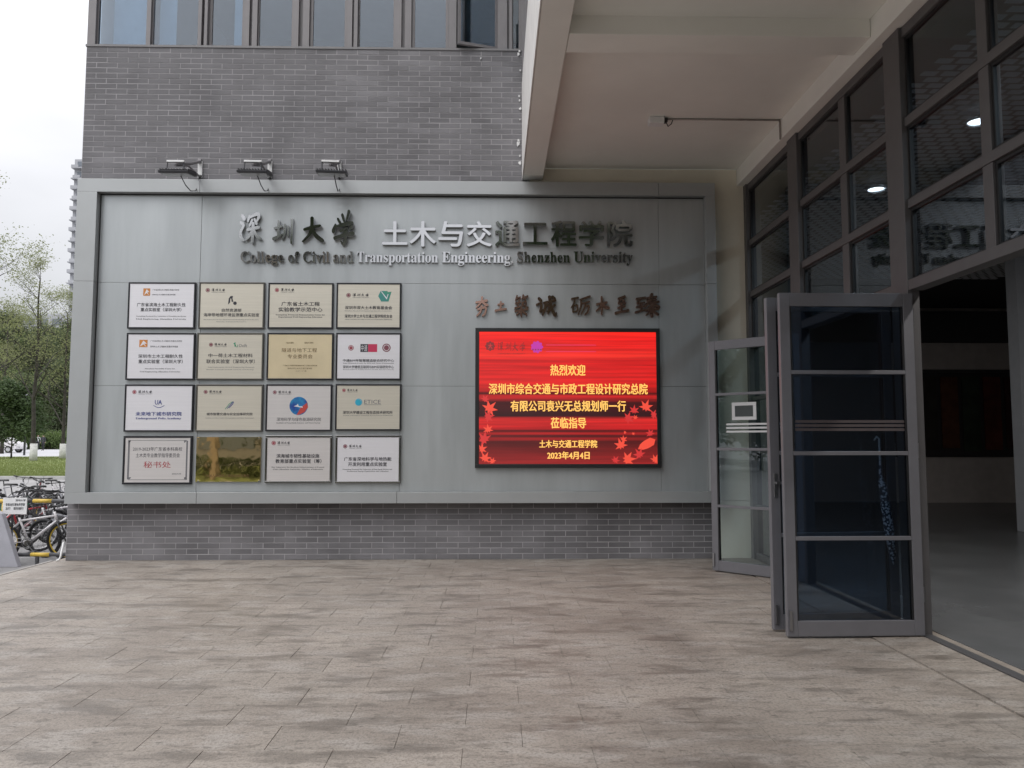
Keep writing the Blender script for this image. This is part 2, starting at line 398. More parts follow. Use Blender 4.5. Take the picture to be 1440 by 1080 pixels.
for a, b, k in wins:
    xa, xb = wx(a) + .004, wx(b) - .004; t = .035 if k else .012
    f = MB(); f.box(xa, xb, -.02, .02, 0, t); f.box(xa, xa + t, -.02, .02, t + .001, 1.9); f.box(xb - t, xb, -.02, .02, t + .001, 1.9); f.box(xa, xb, -.02, .02, 1.901, 1.93)
    w = f.build('window', M_winf, bld, loc=(0, wy, WZ0 + .012))
    pn = MB().box(xa + t, xb - t, -.004, .004, t, 1.9).build('pane', M_gblue, w)
    if k == 2:
        for o_ in (w, pn):
            for v in o_.data.vertices: v.co.x -= xb
        w.location = (xb, wy - .03, WZ0 + .012); w.rotation_euler.z = R(17); w['label'] = 'side-hung sash standing ajar'
bp('window_head', M_winf, BL + .03, .40, wy - .05, wy + .13, 8.33, 8.597)
# room behind the ribbon window
M_room = mat('dim_room', (.17, .18, .19), .9, var=.2, scale=.6)
bp('room_wall', M_room, BL + .3, .42, 4.0, 4.1, 6.3, 8.6)
bp('room_floor', M_room, BL + .3, .42, .32, 4, 6.2, 6.3)
M_cur = mat('pale_blind', (.55, .62, .68), .8, var=.08, scale=4)
for a, b in ((150, 207), (216, 240), (323, 343)):
    m_ = MB(); xa, xb = wx(a), wx(b); n = 14
    m_.box(xa, xb, wy + .16, wy + .168, WZ0 + .05, 8.3)
    m_.build('blind', M_cur, bld)

# projecting floor above the porch
OX = .325; ZB, ZC = 4.68, 4.84
bp('edge_beam', M_plaster, OX + .012, .585, -10.48, -.202, ZB, ZC + .2, bevel=.008)
bp('cross_beam', M_plaster, .587, 3.03, -3.47, -3.17, ZB + .004, ZC + .1, bevel=.006)
bp('cross_beam', M_plaster, .587, 3.03, -7.3, -7.0, ZB + .004, ZC + .1)
bp('ceiling', M_plaster, .587, 9.0, -10.5, .012, ZC, ZC + .18, label='off-white soffit of the porch')
bp('wall_beam', M_plaster, 3.032, 3.24, -10.5, .015, 4.625, ZC - .002, label='plaster band above the glass wall')
bp('fascia', M_fascia, OX, OX + .01, -10.5, -.004, ZB - .004, 5.93, label='white painted outer face of the projecting floor')
bp('upper_floor', M_fascia, OX + .03, 9, -10.5, -.002, ZC + .21, 5.93)
bp('upper_storeys', M_fascia, OX + .03, 9, -10.5, -.002, 8.2, 12)
bp('side_glazing', M_gblue, OX + .05, OX + .06, -10.4, -.05, 5.935, 8.19)
for i in range(9): bp('side_mullion', M_winf, OX + .0, OX + .045, -.1 - i * 1.2, -.04 - i * 1.2, 5.935, 8.19)
bp('side_room', M_room, 2.0, 2.1, -10.4, -.05, 5.94, 8.18)
bp('beam_end', M_plaster, OX + .012, .585, -.2, -.008, ZB, ZC + .2, bevel=.008)
bp('porch_column', M_fascia, .33, .68, -10.45, -10.1, 0, ZB - .005)
# plaster splashes along the brick beside the beam
sp = MB()
for (px, py, r) in ((728.5, 202, 3.2), (729, 198, 2), (731, 229, 2.6), (731, 219, 1.4), (730, 135, 1.6), (731.5, 153, 2), (730.5, 141, 1.3), (729, 76, 2.2), (730.5, 72, 1.6), (676, 82, 1.3), (731.5, 99, 1.2), (731, 168, 1.0)):
    c = P(px, py, 1, -.012); k = r / 115
    pts = [(c.x + k * random.uniform(.5, 1.1) * math.cos(a), c.z + k * random.uniform(.6, 1.6) * math.sin(a)) for a in [i * math.pi / 5 for i in range(10)]]
    sp.prism(pts, -.016, -.004)
so_ = under(sp.build('plaster_splashes', M_white), fac); so_['kind'] = 'stuff'

# ================================================================== GLASS WALL AND DOORS
GX = 3.17
gw = empty('glazed_wall', (GX, -3.5, 0), 'tall dark framed glass wall along the side of the porch', 'glass wall')
def gp_(name, m, *a, bevel=0): return under(box(name, m, *a, bevel=bevel), gw)
posts = [(-.09, -.0, .12), (-1.70, -1.45, .03), (-3.73, -3.49, .03), (-5.98, -5.74, .03), (-8.2, -7.96, .03), (-10.4, -10.16, .03), (-12.6, -12.36, .03)]
for a, b, t in posts: gp_('post', M_frame, GX - .06, GX + t, a, b, 0.002, 4.62, bevel=.004)
bays = [(-1.45, -.09, []), (-3.49, -1.70, [(-2.735, -2.61)]), (-5.74, -3.73, [(-4.72, -4.62)]), (-7.96, -5.98, [(-7.0, -6.9)]), (-10.16, -8.2, [(-9.2, -9.1)]), (-12.36, -10.4, [(-11.4, -11.3)])]
rows = [(2.56, 2.64), (3.19, 3.26), (3.83, 3.90), (4.54, 4.618)]
for i, (a, b, mul_) in enumerate(bays):
    for k, (z0, z1) in enumerate(rows):
        gp_('transom', M_frame, GX - .035 - (.02 if k == 0 else 0), GX + .06, a + .001, b - .001, z0, z1, bevel=.003)
    cuts = [(a, a)] + mul_ + [(b, b)]
    for (c, d) in mul_:
        for (z0, z1) in ((2.641, 3.189), (3.261, 3.829), (3.901, 4.539)): gp_('mullion', M_frame, GX - .03, GX + .05, c, d, z0, z1, bevel=.003)
    for j in range(len(cuts) - 1):
        y0, y1 = cuts[j][1], cuts[j + 1][0]
        for (z0, z1) in ((2.641, 3.189), (3.261, 3.829), (3.901, 4.539)):
            gp_('pane', M_gdark, GX + .0, GX + .008, y0 + .001, y1 - .001, z0, z1)
            f = MB(); t = .022
            f.box(GX - .012, GX + .02, y0 + .0015, y0 + t, z0, z1); f.box(GX - .012, GX + .02, y1 - t, y1 - .0015, z0, z1)
            f.box(GX - .012, GX + .02, y0 + t, y1 - t, z0, z0 + t); f.box(GX - .012, GX + .02, y0 + t, y1 - t, z1 - t, z1)
            under(f.build('glazing_bead', M_black), gw)
    if i in (0, 3, 4, 5):    # fixed glazing below the door head
        for (z0, z1) in ((.08, .62), (.66, 1.28), (1.32, 1.92), (1.96, 2.559)):
            gp_('pane', M_gdark, GX + .0, GX + .008, a, b, z0, z1)
        for z in (.62, 1.28, 1.92): gp_('glazing_bar', M_frame, GX - .03, GX + .05, a + .001, b - .001, z + .001, z + .039)
        gp_('bottom_rail', M_frame, GX - .03, GX + .06, a + .001, b - .001, .003, .079)
gp_('sill', mat('threshold_metal', (.2, .2, .21), .35, metal=.7), 3.125, GX + .03, -5.739, -3.731, -.02, .012)
gp_('sill', MATS['threshold_metal'], 3.125, GX + .03, -3.489, -1.701, -.02, .012)

M_bh = mat('brushed_handle', (.35, .35, .36), .3, metal=.9)
def door_leaf(hx, hy, ex, ey, label, flip=1, stripes=None, handle=False):
    """leaf swung on its hinge at (hx, hy) to (ex, ey)"""
    L_ = math.hypot(ex - hx, ey - hy); ang = math.atan2(ey - hy, ex - hx)
    M = Matrix.Translation((hx, hy, 0)) @ Matrix.Rotation(ang, 4, 'Z')
    H = 2.53; z0 = .015; st = .075; T = .045
    def part(name, mb, m, parent, bevel=0):
        mb.v = [M @ v for v in mb.v]; o = mb.build(name, m, None, bevel=bevel)
        return o
    f = MB(); f.box(0, st, -T / 2, T / 2, z0, H); f.box(L_ - st, L_, -T / 2, T / 2, z0, H)
    f.box(st + .0005, L_ - st - .0005, -T / 2, T / 2, z0, z0 + .11); f.box(st + .0005, L_ - st - .0005, -T / 2, T / 2, H - .10, H)
    door = under(part('door', f, M_doorf, gw, .003), gw); door['label'] = label
    def sub(name, mb, m, bevel=0):
        o = part(name, mb, m, None, bevel); o.parent = door; o.matrix_parent_inverse = door.matrix_world.inverted() if False else Matrix.Identity(4); return o
    bars = [.715, 1.335, 1.935]; zs = [z0 + .11] + bars + [H - .10]
    for z in bars: sub('glazing_bar', MB().box(st + .001, L_ - st - .001, -T / 2 - .002, T / 2 + .002, z - .014, z + .014), M_doorf, .002)
    for k in range(4):
        a, b = zs[k] + (.015 if k else .001), zs[k + 1] - (.015 if k < 3 else .001)
        sub('pane', MB().box(st + .001, L_ - st - .001, -.004, .004, a, b), M_gdoor if 'nearer' in label else M_glass)
    b = MB(); t = .012
    for k in range(4):
        a, c = zs[k] + (.016 if k else .002), zs[k + 1] - (.016 if k < 3 else .002)
        for q in (-1, 1):
            y_ = sorted((q * .006, q * .018))
            b.box(st + .002, st + t, *y_, a, c); b.box(L_ - st - t, L_ - st - .002, *y_, a, c)
    sub('gasket', b, M_black)
    hd = MB(); u = L_ - .037
    for q in (-1, 1):
        hd.box(u - .014, u + .014, min(q * .0235, q * .03), max(q * .0235, q * .03), 1.0, 1.18)
        hd.box(u - .10, u + .01, min(q * .05, q * .062), max(q * .05, q * .062), 1.10, 1.118)
        hd.box(u - .008, u + .008, min(q * .03, q * .05), max(q * .03, q * .05), 1.10, 1.118)
    if handle: sub('handle', hd, M_bh, .002)
    bo = MB(); bo.box(L_ - .03, L_ - .012, -T / 2 - .016, -T / 2 - .001, .06, .20); bo.tube([M.inverted() @ (M @ Vector((L_ - .02, -T / 2 - .012, -.0))), (L_ - .02, -T / 2 - .012, .1)], .005, 6)
    bo.box(L_ - .03, L_ - .012, T / 2 + .001, T / 2 + .016, .06, .20)
    sub('bolt', bo, M_bh)
    hg = MB()
    for z in (.25, 1.3, 2.3): hg.tube([(-.006, 0, z), (-.006, 0, z + .11)], .011, 8)
    sub('hinge', hg, M_bh)
    if stripes:
        sm, sz, x_a = stripes
        for z in sz: sub('safety_stripe', MB().box(x_a, L_ - .1 if stripes[0] is dim_st else L_ - .19, .0045, .0065, z, z + .02), sm)
    return door, M, L_
white_st = mat('white_film', (.62, .63, .64), .6); dim_st = mat('grey_film', (.075, .06, .062), .6, var=.1); red_st = mat('red_film', (.2, .03, .04), .6)
# leaf beside the plinth
d1, M1, L1 = door_leaf(3.135, -1.63, 2.392, -.90, 'open glass door leaf beside the brick plinth with three white stripes', stripes=(white_st, (1.515, 1.555, 1.595), .10))
d2, M2, L2 = door_leaf(3.10, -3.455, 2.085, -3.555, 'open glass door leaf folded behind the nearer one', handle=True)
d3, M3, L3 = door_leaf(3.125, -3.745, 2.115, -3.752, 'nearer open glass door leaf standing square to the glass wall', stripes=(dim_st, (1.50, 1.53, 1.56), .09))
# notice on the far leaf
nb = MB(); a, c = .50, .78; z0, z1 = 1.65, 1.84
# leaf coordinates: u along the leaf from hinge
for (u0, u1, w0, w1) in ((a, c, z0, z0 + .035), (a, c, z1 - .035, z1), (a, a + .035, z0 + .036, z1 - .036), (c - .035, c, z0 + .036, z1 - .036)):
    nb.box(u0, u1, .006, .010, w0, w1)
nb.v = [M1 @ v for v in nb.v]; no_ = nb.build('notice_frame', white_st); no_.parent = d1
nc = MB().box(a + .036, c - .036, .0065, .0085, z0 + .037, z1 - .037); nc.v = [M1 @ v for v in nc.v]; nc.build('notice_sheet', mat('dark_notice', (.04, .05, .05), .5), d1)
# spotted umbrella hanging on the folded leaf
um = empty('umbrella', (2.93, -3.60, 1.0), 'furled dark umbrella with white dots hanging behind the nearest glass door', 'umbrella')
def dots_mat():
    m = mat('spotted_fabric', (.02, .03, .05), .7); N = m.node_tree.nodes; L = m.node_tree.links
    v = N.new('ShaderNodeTexVoronoi'); v.inputs['Scale'].default_value = 55; t = N.new('ShaderNodeTexCoord'); L.new(t.outputs['Object'], v.inputs['Vector'])
    r = N.new('ShaderNodeMapRange'); r.inputs[1].default_value = .5; r.inputs[2].default_value = .44; L.new(v.outputs['Distance'], r.inputs[0])
    mx = N.new('ShaderNodeMix'); mx.data_type = 'RGBA'; mx.inputs[6].default_value = (.02, .03, .05, 1); mx.inputs[7].default_value = (.75, .75, .78, 1); L.new(r.outputs[0], mx.inputs[0]); L.new(mx.outputs[2], N['Principled BSDF'].inputs['Base Color']); return m
MB().tube([(-.01, 0, .30), (-.012, 0, .16), (0, 0, .10), (.035, 0, -.2), (.06, 0, -.42), (.065, 0, -.5)], [.006, .012, .026, .036, .024, .004], 12).build('canopy', dots_mat(), um, smooth=True)
MB().tube([(-.01, 0, .24), (-.012, 0, .40), (-.012, .0, .44), (-.03, 0, .46), (-.05, 0, .43)], .007, 8).build('handle', M_white, um, smooth=True)

# ================================================================== LOBBY
def st(name, m, *a): return tag(box(name, m, *a), kind='structure')
M_lf = mat('lobby_floor_terrazzo', (.13, .135, .14), .25, var=.15, scale=1.2, bump=.03, bscale=8)
M_lw = mat('lobby_wall_paint', (.60, .55, .53), .85, var=.05)
st('lobby_floor', M_lf, 3.302, 13, -16, 8.3, -.1, .0)
st('lobby_back_wall', M_lw, 3.26, 13, 8.2, 8.4, 0.001, 4.519)
st('lobby_end_wall', M_lw, 13.0, 13.2, -16, 8.2, 0.001, 4.519)
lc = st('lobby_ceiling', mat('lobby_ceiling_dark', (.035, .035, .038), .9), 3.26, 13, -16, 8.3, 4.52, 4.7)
cb = MB()
for j in range(110):
    for i in range(34):
        x_ = 3.48 + i * .17 + (.085 if j % 2 else 0); y_ = -7 + j * .105
        cb.box(x_, x_ + .125, y_, y_ + .07, 4.42, 4.425)
cbo = under(cb.build('perforated_tiles', mat('ceiling_tile_grey', (.80, .82, .85), .8)), lc); cbo['kind'] = 'stuff'

st('lobby_front_wall', M_lw, 3.3, 13, -16.2, -16.01, 0.001, 4.519)
st('lobby_side_wall', M_lw, 3.2, 3.258, .31, 8.2, .001, 4.519)
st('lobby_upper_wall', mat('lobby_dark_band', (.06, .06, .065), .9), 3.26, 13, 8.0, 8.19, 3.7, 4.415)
nbd = empty('notice_board', (11.2, 8.15, 1.05), 'wide dark display board with dull red and orange hangings on the lobby wall', 'notice board')
MB().box(-2.1, 2.3, 0, .045, 0, 1.95).build('board', mat('dark_board', (.03, .028, .03), .6), nbd)
MB().box(-2.2, 2.4, -.02, .045, 1.952, 2.02).build('top_rail', mat('dark_rail', (.05, .05, .05), .5), nbd)
cols = [(.16, .035, .02), (.07, .06, .05), (.20, .07, .03), (.06, .09, .06), (.22, .05, .03), (.08, .03, .03), (.17, .09, .04), (.12, .03, .02)]
for i in range(8):
    MB().box(-1.9 + i * .5, -1.9 + i * .5 + .40, -.03, -.002, .12 + (i % 3) * .04, 1.85).build('hanging', mat('hanging_%d' % i, tuple(q * .5 for q in cols[i]), .8, var=.3, scale=3), nbd)
pil = tag(st('lobby_partition', mat('pale_partition', (.46, .48, .52), .7, var=.04), 8.28, 9.3, 2.5, 2.75, 0.001, 4.41))
M_lamp = mat('lamp_glow', (.9, .9, .9), .5, emit=(1, .98, .95), strength=9)
for i in range(5):
    c = Vector((4.51, (-2.51, -.57, -4.45, -6.4, -8.3)[i], 4.42))  # first two are seen; the other three are added to brighten the lobby
    d = empty('downlight', (c.x, c.y, 4.42), ['lit round downlight in the lobby ceiling, the one seen nearer the photo edge', 'lit round downlight in the lobby ceiling, seen between the two dark posts'][i] if i < 2 else 'added round lobby downlight out of view, ' + ('third', 'fourth', 'fifth')[i - 2] + ' from the back of its row', 'downlight', 'lobby ceiling downlights')
    MB().ring((0, 0, -.012), .100, .011, 'z', 28, 6).build('trim_ring', M_white, d, smooth=True)
    MB().disc((0, 0, -.014), .086, .012, 'z', 28).build('diffuser', M_lamp, d)
    li = bpy.data.lights.new('downlight_light', 'AREA'); li.shape = 'DISK'; li.size = .2; li.energy = 30; li.color = (1, .97, .93)
    lo_ = bpy.data.objects.new('downlight_light', li); col.objects.link(lo_); lo_.parent = d; lo_.location = (0, 0, -.03)

# ================================================================== CEILING SENSOR
cs = P(925, 166, 2, ZC)
sn = empty('ceiling_socket', (cs.x, cs.y, ZC), 'small white junction box on the porch ceiling at the end of a thin conduit', 'junction box')
MB().box(-.10, .06, -.055, .055, -.075, -.001).build('housing', M_white, sn, bevel=.008)
MB().box(.061, .10, -.03, .03, -.05, -.01).build('connector', M_black, sn, bevel=.004)
MB().tube([(.09, .02, -.03), (.12, .05, -.07), (.15, .03, -.05), (.16, 0, -.02)], .006, 6).build('cable', M_black, sn, smooth=True)
cdx = 3.02 - cs.x
MB().tube([(.10, 0, -.012), (cdx, 0, -.012)], .010, 8).build('conduit', mat('grey_conduit', (.30, .27, .25), .6), sn, smooth=True)
MB().tube([(cdx - .003, 0, -.012), (cdx - .003, -.0, -.22)], .010, 8).build('conduit', MATS['grey_conduit'], sn, smooth=True)

# ================================================================== SIGN BOARD
FY = -.18; RY = -.09
xl, xr = -5.075, 2.70; zt, zb = 4.60, .685
il, ir = P(128, 480, 1, FY).x, P(995.5, 480, 1, FY).x; it, ib = P(600, 272.5, 1, FY).z, P(600, 692, 1, FY).z
il += -.0
sb = empty('sign_board', (-1.2, -.09, .685), 'large silver aluminium sign board carrying the college name, framed and mounted on the brick', 'sign board')
def sbp(name, m, *a, bevel=0): return under(box(name, m, *a, bevel=bevel), sb)
fs = [P(x, 262, 1, FY).x for x in (281, 926)]; fb = [P(x, 700, 1, FY).x for x in (276, 558)]
g = .002
def run(z0, z1, cuts, nm):
    xs = [xl] + cuts + [xr]
    for i in range(len(xs) - 1): sbp(nm, M_aluf, xs[i] + (g if i else 0), xs[i + 1] - (g if i < len(xs) - 2 else 0), FY, -.012, z0, z1, bevel=.002)
run(it, zt, fs, 'frame_top'); run(zb, ib, fb, 'frame_bottom')
zc = P(60, 395, 1, FY).z
for (a, b) in ((xl, il), (ir, xr)):
    sbp('frame_side', M_aluf, a, b, FY, -.012, ib + .0015, zc - g, bevel=.002); sbp('frame_side', M_aluf, a, b, FY, -.012, zc + g, it - .0015, bevel=.002)
sbp('backing', M_seam, il + .001, ir - .001, RY + .012, -.013, ib + .002, it - .002)
vx = [P(x, 540, 1, RY).x for x in (280, 563, 744, 928)]; hz = [P(600, y, 1, RY).z for y in (399, 543)]
vs_top = [il] + [P(283, 330, 1, RY).x, P(926, 330, 1, RY).x] + [ir]; vs_low = [il, vx[0], vx[1], vx[3], ir]
bands = [(ib, hz[1], vs_low), (hz[1], hz[0], vs_low), (hz[0], it, vs_top)]
for (z0, z1, xs) in bands:
    for i in range(len(xs) - 1): sbp('cladding_panel', M_alu, xs[i] + g, xs[i + 1] - g, RY + random.uniform(-.0006, .0006), RY + .011, z0 + g, z1 - g, bevel=.001)
# black strips drawn in for the dark left and top inner faces of the recess
gk = MB(); gk.box(il + .001, il + .012, RY - .006, RY - .001, ib + .003, it - .003); gk.box(il + .013, ir - .002, RY - .006, RY - .001, it - .014, it - .003)
under(gk.build('gasket', M_black), sb)

def lean_face(o, y, deg):
    """letter face leans out at its top, shaped to mirror the darker forecourt"""
    if not deg: return
    vs = o.data.vertices; z0 = min(v.co.z for v in vs); fy = min(v.co.y for v in vs)
    for v in vs:
        if v.co.y < (y + fy) / 2: v.co.y -= (v.co.z - z0) * math.tan(R(deg))
# ---- brush-written characters: strokes on a 100 x 100 grid, (x, y, half width)
BR = {
'shen': [[(10,12,4),(20,22,7)], [(4,34,4),(16,41,6)], [(20,44,4),(6,66,5),(10,84,6),(22,92,3)], [(46,14,4),(38,30,4)], [(42,20,3),(78,8,5),(88,14,6),(80,30,3)], [(58,26,4),(47,44,4)], [(68,24,4),(78,38,5)], [(36,58,4),(88,50,5)], [(63,38,6),(62,70,7),(60,98,5)], [(58,62,4),(46,78,5),(30,90,2)], [(68,60,4),(82,78,6),(98,86,4)]],
'zhen': [[(8,40,4),(42,32,4)], [(28,12,5),(27,70,5)], [(4,82,6),(24,74,5),(48,62,2)], [(58,26,5),(57,60,5),(46,84,2)], [(74,34,5),(73,70,4)], [(92,4,5),(91,60,5),(90,98,4)]],
'da': [[(14,48,5),(46,40,6),(86,32,4)], [(50,4,7),(48,38,7),(36,68,6),(6,94,3)], [(50,46,5),(68,72,8),(96,90,7)]],
'xue': [[(28,24,4),(38,36,5)], [(48,12,5),(55,28,5)], [(78,2,6),(66,28,3)], [(18,42,4),(8,60,7)], [(18,48,3),(60,40,6),(92,38,6),(80,56,3)], [(38,60,4),(70,54,5),(54,68,4)], [(54,68,5),(62,84,7),(50,99,5),(40,90,2)], [(12,82,5),(50,74,5),(94,68,7)]],
'hang': [[(10,28,4),(84,18,5)], [(52,2,6),(46,26,5),(12,54,3)], [(54,26,4),(74,38,6),(92,42,4)], [(22,64,4),(76,54,5),(72,84,5),(56,96,4)], [(48,46,5),(42,74,5),(16,98,3)]],
'tu': [[(26,32,5),(74,26,5)], [(52,14,6),(48,64,6)], [(4,74,6),(50,66,5),(96,62,6)]],
'zhu': [[(22,4,5),(12,26,3)], [(20,16,3),(44,10,4)], [(30,18,4),(36,28,4)], [(64,2,6),(54,22,3)], [(62,14,4),(92,6,5)], [(74,16,4),(80,26,4)], [(12,40,4),(44,34,4)], [(28,38,4),(28,58,4)], [(8,64,5),(46,54,3)], [(56,36,5),(54,56,4),(42,68,2)], [(56,38,3),(80,32,4),(80,56,5),(94,60,4)], [(64,44,4),(70,52,4)], [(8,78,4),(92,68,5)], [(50,62,6),(50,100,6)], [(46,78,4),(20,96,4)], [(54,76,4),(84,94,6)]],
'cheng': [[(16,12,5),(26,24,6)], [(6,44,4),(28,38,4),(24,76,5),(38,66,3)], [(40,34,4),(92,22,5)], [(48,34,5),(46,60,5),(34,92,3)], [(48,52,4),(64,46,4),(62,72,4),(54,74,3)], [(66,4,6),(74,52,5),(92,94,6),(98,80,2)], [(90,44,5),(58,86,2)], [(80,4,5),(90,14,5)]],
'li': [[(2,20,4),(36,14,4)], [(19,20,4),(14,42,4),(0,62,2)], [(10,54,3.5),(9,84,3.5)], [(10,56,3.5),(32,51,3.5),(30,80,3.5)], [(10,84,3.5),(30,80,3.5)], [(48,24,4),(98,8,5)], [(52,24,4.5),(50,60,4.5),(36,97,2.5)], [(60,42,3.5),(94,34,4)], [(76,38,4),(70,62,4),(53,94,2.5)], [(68,60,3.5),(92,54,4.5),(86,84,4.5),(73,96,3.5)]],
'mu': [[(8,44,5),(80,34,5)], [(44,4,6),(46,60,6),(44,98,4)], [(42,46,5),(26,66,5),(4,80,3)], [(54,44,5),(70,58,8),(96,64,6)]],
'zhi': [[(24,18,4),(72,8,6)], [(48,16,5),(26,42,4),(66,38,5)], [(58,26,5),(74,42,6)], [(22,66,4),(72,58,5)], [(48,44,6),(47,84,6)], [(4,94,6),(50,86,5),(98,80,6)]],
'zhen2': [[(6,22,5),(42,16,5)], [(24,22,4),(10,42,4),(38,38,4)], [(26,40,5),(26,72,5)], [(6,58,4),(42,54,4)], [(2,82,5),(44,70,4)], [(50,18,4),(88,12,5)], [(52,30,4),(88,24,4)], [(46,44,4),(98,34,5)], [(70,0,6),(62,30,5),(44,58,3)], [(72,38,4),(100,58,6)], [(56,60,4),(86,54,4)], [(46,74,4),(98,66,5)], [(71,48,6),(71,100,6)], [(66,76,4),(48,94,4)], [(76,74,4),(96,92,5)]],
}
def brush(key, x0, x1, z0, z1, y, th, boldk=1.0):
    b = MB(); lo = [1e9, 1e9]; hi = [-1e9, -1e9]; polys = []
    for s_ in BR[key]:
        pts = [Vector((p[0], p[1])) for p in s_]; ws = [p[2] * boldk for p in s_]; out_ = []
        n = len(pts)
        for i in range(n - 1):
            p0, p1, p2, p3 = pts[max(i - 1, 0)], pts[i], pts[i + 1], pts[min(i + 2, n - 1)]
            for k in range(6):
                t = k / 6
                q = .5 * ((2 * p1) + (-p0 + p2) * t + (2 * p0 - 5 * p1 + 4 * p2 - p3) * t * t + (-p0 + 3 * p1 - 3 * p2 + p3) * t ** 3)
                out_.append((q, ws[i] + (ws[i + 1] - ws[i]) * t))
        out_.append((pts[-1], ws[-1]))
        d0 = (out_[1][0] - out_[0][0]).normalized(); d1 = (out_[-1][0] - out_[-2][0]).normalized(); w0, w1 = out_[0][1], out_[-1][1]
        pre = [(out_[0][0] - d0 * w0 * .8, w0 * .25), (out_[0][0] - d0 * w0 * .5, w0 * .8)]; post = [(out_[-1][0] + d1 * w1 * .6, w1 * .75), (out_[-1][0] + d1 * w1, w1 * .15)]
        polys.append(pre + out_ + post)
    for pl in polys:
        for q, w in pl:
            lo = [min(lo[0], q.x - w), min(lo[1], q.y - w)]; hi = [max(hi[0], q.x + w), max(hi[1], q.y + w)]
    for si, pl in enumerate(polys):
        i0 = len(b.v); yy = y - th - si * .0004
        for k, (q, w) in enumerate(pl):
            d = (pl[min(k + 1, len(pl) - 1)][0] - pl[max(k - 1, 0)][0]).normalized(); nrm = Vector((-d.y, d.x))
            for sgn in (-1, 1):
                e = q + nrm * w * sgn
                X = x0 + (e.x - lo[0]) / (hi[0] - lo[0]) * (x1 - x0); Z = z1 - (e.y - lo[1]) / (hi[1] - lo[1]) * (z1 - z0)
                b.v += [Vector((X, yy, Z)), Vector((X, y, Z))]
        for k in range(len(pl) - 1):
            a = i0 + k * 4; c = a + 4
            b.f += [(a, a + 2, c + 2, c), (a, c, c + 1, a + 1), (a + 2, a + 3, c + 3, c + 2), (a + 1, c + 1, c + 3, a + 3)]
        b.f += [(i0, i0 + 1, i0 + 3, i0 + 2)]; e = i0 + (len(pl) - 1) * 4; b.f += [(e, e + 2, e + 3, e + 1)]
    return b
def brush_px(key, rect, y, m, parent, th, boldk=1.0, name='character'):
    x0, y0, x1, y1 = rect; cx, cy = (x0 + x1) / 2, (y0 + y1) / 2
    b = brush(key, P(x0, cy, 1, y).x, P(x1, cy, 1, y).x, P(cx, y1, 1, y).z, P(cx, y0, 1, y).z, y, th, boldk)
    return under(b.build(name, m), parent)
for key, r in (('shen', (338, 300, 370, 345.5)), ('zhen', (383.5, 307, 413.5, 345)), ('da', (426, 306, 458, 342.5)), ('xue', (468, 297, 501, 347))):
    lean_face(brush_px(key, r, RY - .001, M_steel, sb, .045, 1.12), RY - .001, 8 if key in ('da', 'xue') else 0)
xs = [(539, 573), (577, 613), (617.5, 650.5), (657, 691), (697, 730), (735.5, 769), (775, 809.5), (814, 848), (853.5, 888)]
for ch, (a, b) in zip('土木与交通工程学院', xs):
    t_ = 316 if ch in '工' else 313; b_ = 345 if ch in '工土' else 347.5
    lean_face(text_px(ch, M_steel, (a, t_, b, b_), RY - .001, sb, 'character', .045, .022, 4), RY - .001, 6 if a > 730 else 3.5 if a > 690 else 0)
for w_, a, b in (('College', 340, 400), ('of', 406.5, 422), ('Civil', 427.5, 464), ('and', 469.5, 497.5), ('Transportation', 502.5, 616), ('Engineering,', 622, 721), ('Shenzhen', 727, 801), ('University', 806.5, 889)):
    t_ = 355; b_ = {'College': 374, 'of': 370, 'Civil': 370, 'and': 370, 'Transportation': 374, 'Engineering,': 374.5, 'Shenzhen': 370, 'University': 374}[w_]
    lean_face(text_px(serif(w_), M_steel, (a, t_, b, b_), RY - .001, sb, 'word', .03, .006, 3), RY - .001, 9 if a < 500 else 5 if a > 725 else 0)
for key, r in (('hang', (668, 416, 687.5, 446)), ('tu', (695, 423, 713, 439)), ('zhu', (722.5, 414, 743.5, 447)), ('cheng', (752.5, 415, 783, 446)), ('li', (802, 416, 831, 444)), ('mu', (837, 416, 857.5, 444)), ('zhi', (863, 416, 885, 443)), ('zhen2', (891, 412, 928.5, 448))):
    lean_face(brush_px(key, r, RY - .001, M_copper, sb, .028, 1.1 if key in ('li', 'zhu', 'zhen2') else 1.3), RY - .001, 0 if key in ('hang', 'tu') else 3 if key in ('zhu', 'cheng') else 4)

# ================================================================== PLAQUES
M_plates = {
 'silver': mat('brushed_silver_plate', (.70, .67, .66), .36, metal=.55, var=.03, scale=3, stretch=(.6, 1, 30)),
 'warm': mat('brushed_champagne_plate', (.66, .62, .53), .36, metal=.55, var=.04, scale=3, stretch=(.6, 1, 30)),
 'white': mat('satin_white_plate', (.74, .73, .76), .4, metal=.4, var=.02, scale=3, stretch=(.6, 1, 20)),
 'gold': mat('satin_gold_plate', (.80, .68, .46), .3, metal=.55, var=.05, scale=2.5),
 'mirror': mat('mirror_gold_plate', (.90, .70, .36), .03, metal=1., bump=.35, bscale=1.1),
}
INK = {'k': M_paint, 'b': mat('blue_ink', (.02, .04, .22), .5), 'r': mat('red_ink', (.35, .03, .04), .5), 'g': mat('green_ink', (.03, .25, .14), .5), 'gold': mat('bronze_ink', (.16, .09, .03), .45), 'gr': mat('grey_ink', (.16, .16, .17), .6)}
M_red = mat('emblem_red', (.30, .06, .08), .5); M_maroon = mat('emblem_maroon', (.20, .06, .08), .5); M_sq = mat('print_crimson', (.50, .03, .09), .5); M_teal = mat('print_teal', (.02, .35, .50), .5); M_navy = mat('print_navy', (.02, .05, .25), .5); M_or = mat('print_orange', (.55, .22, .05), .5); M_cyan = mat('print_cyan', (.10, .40, .55), .5)
PY = RY - .028
ZTX, ZTY = 170, 390
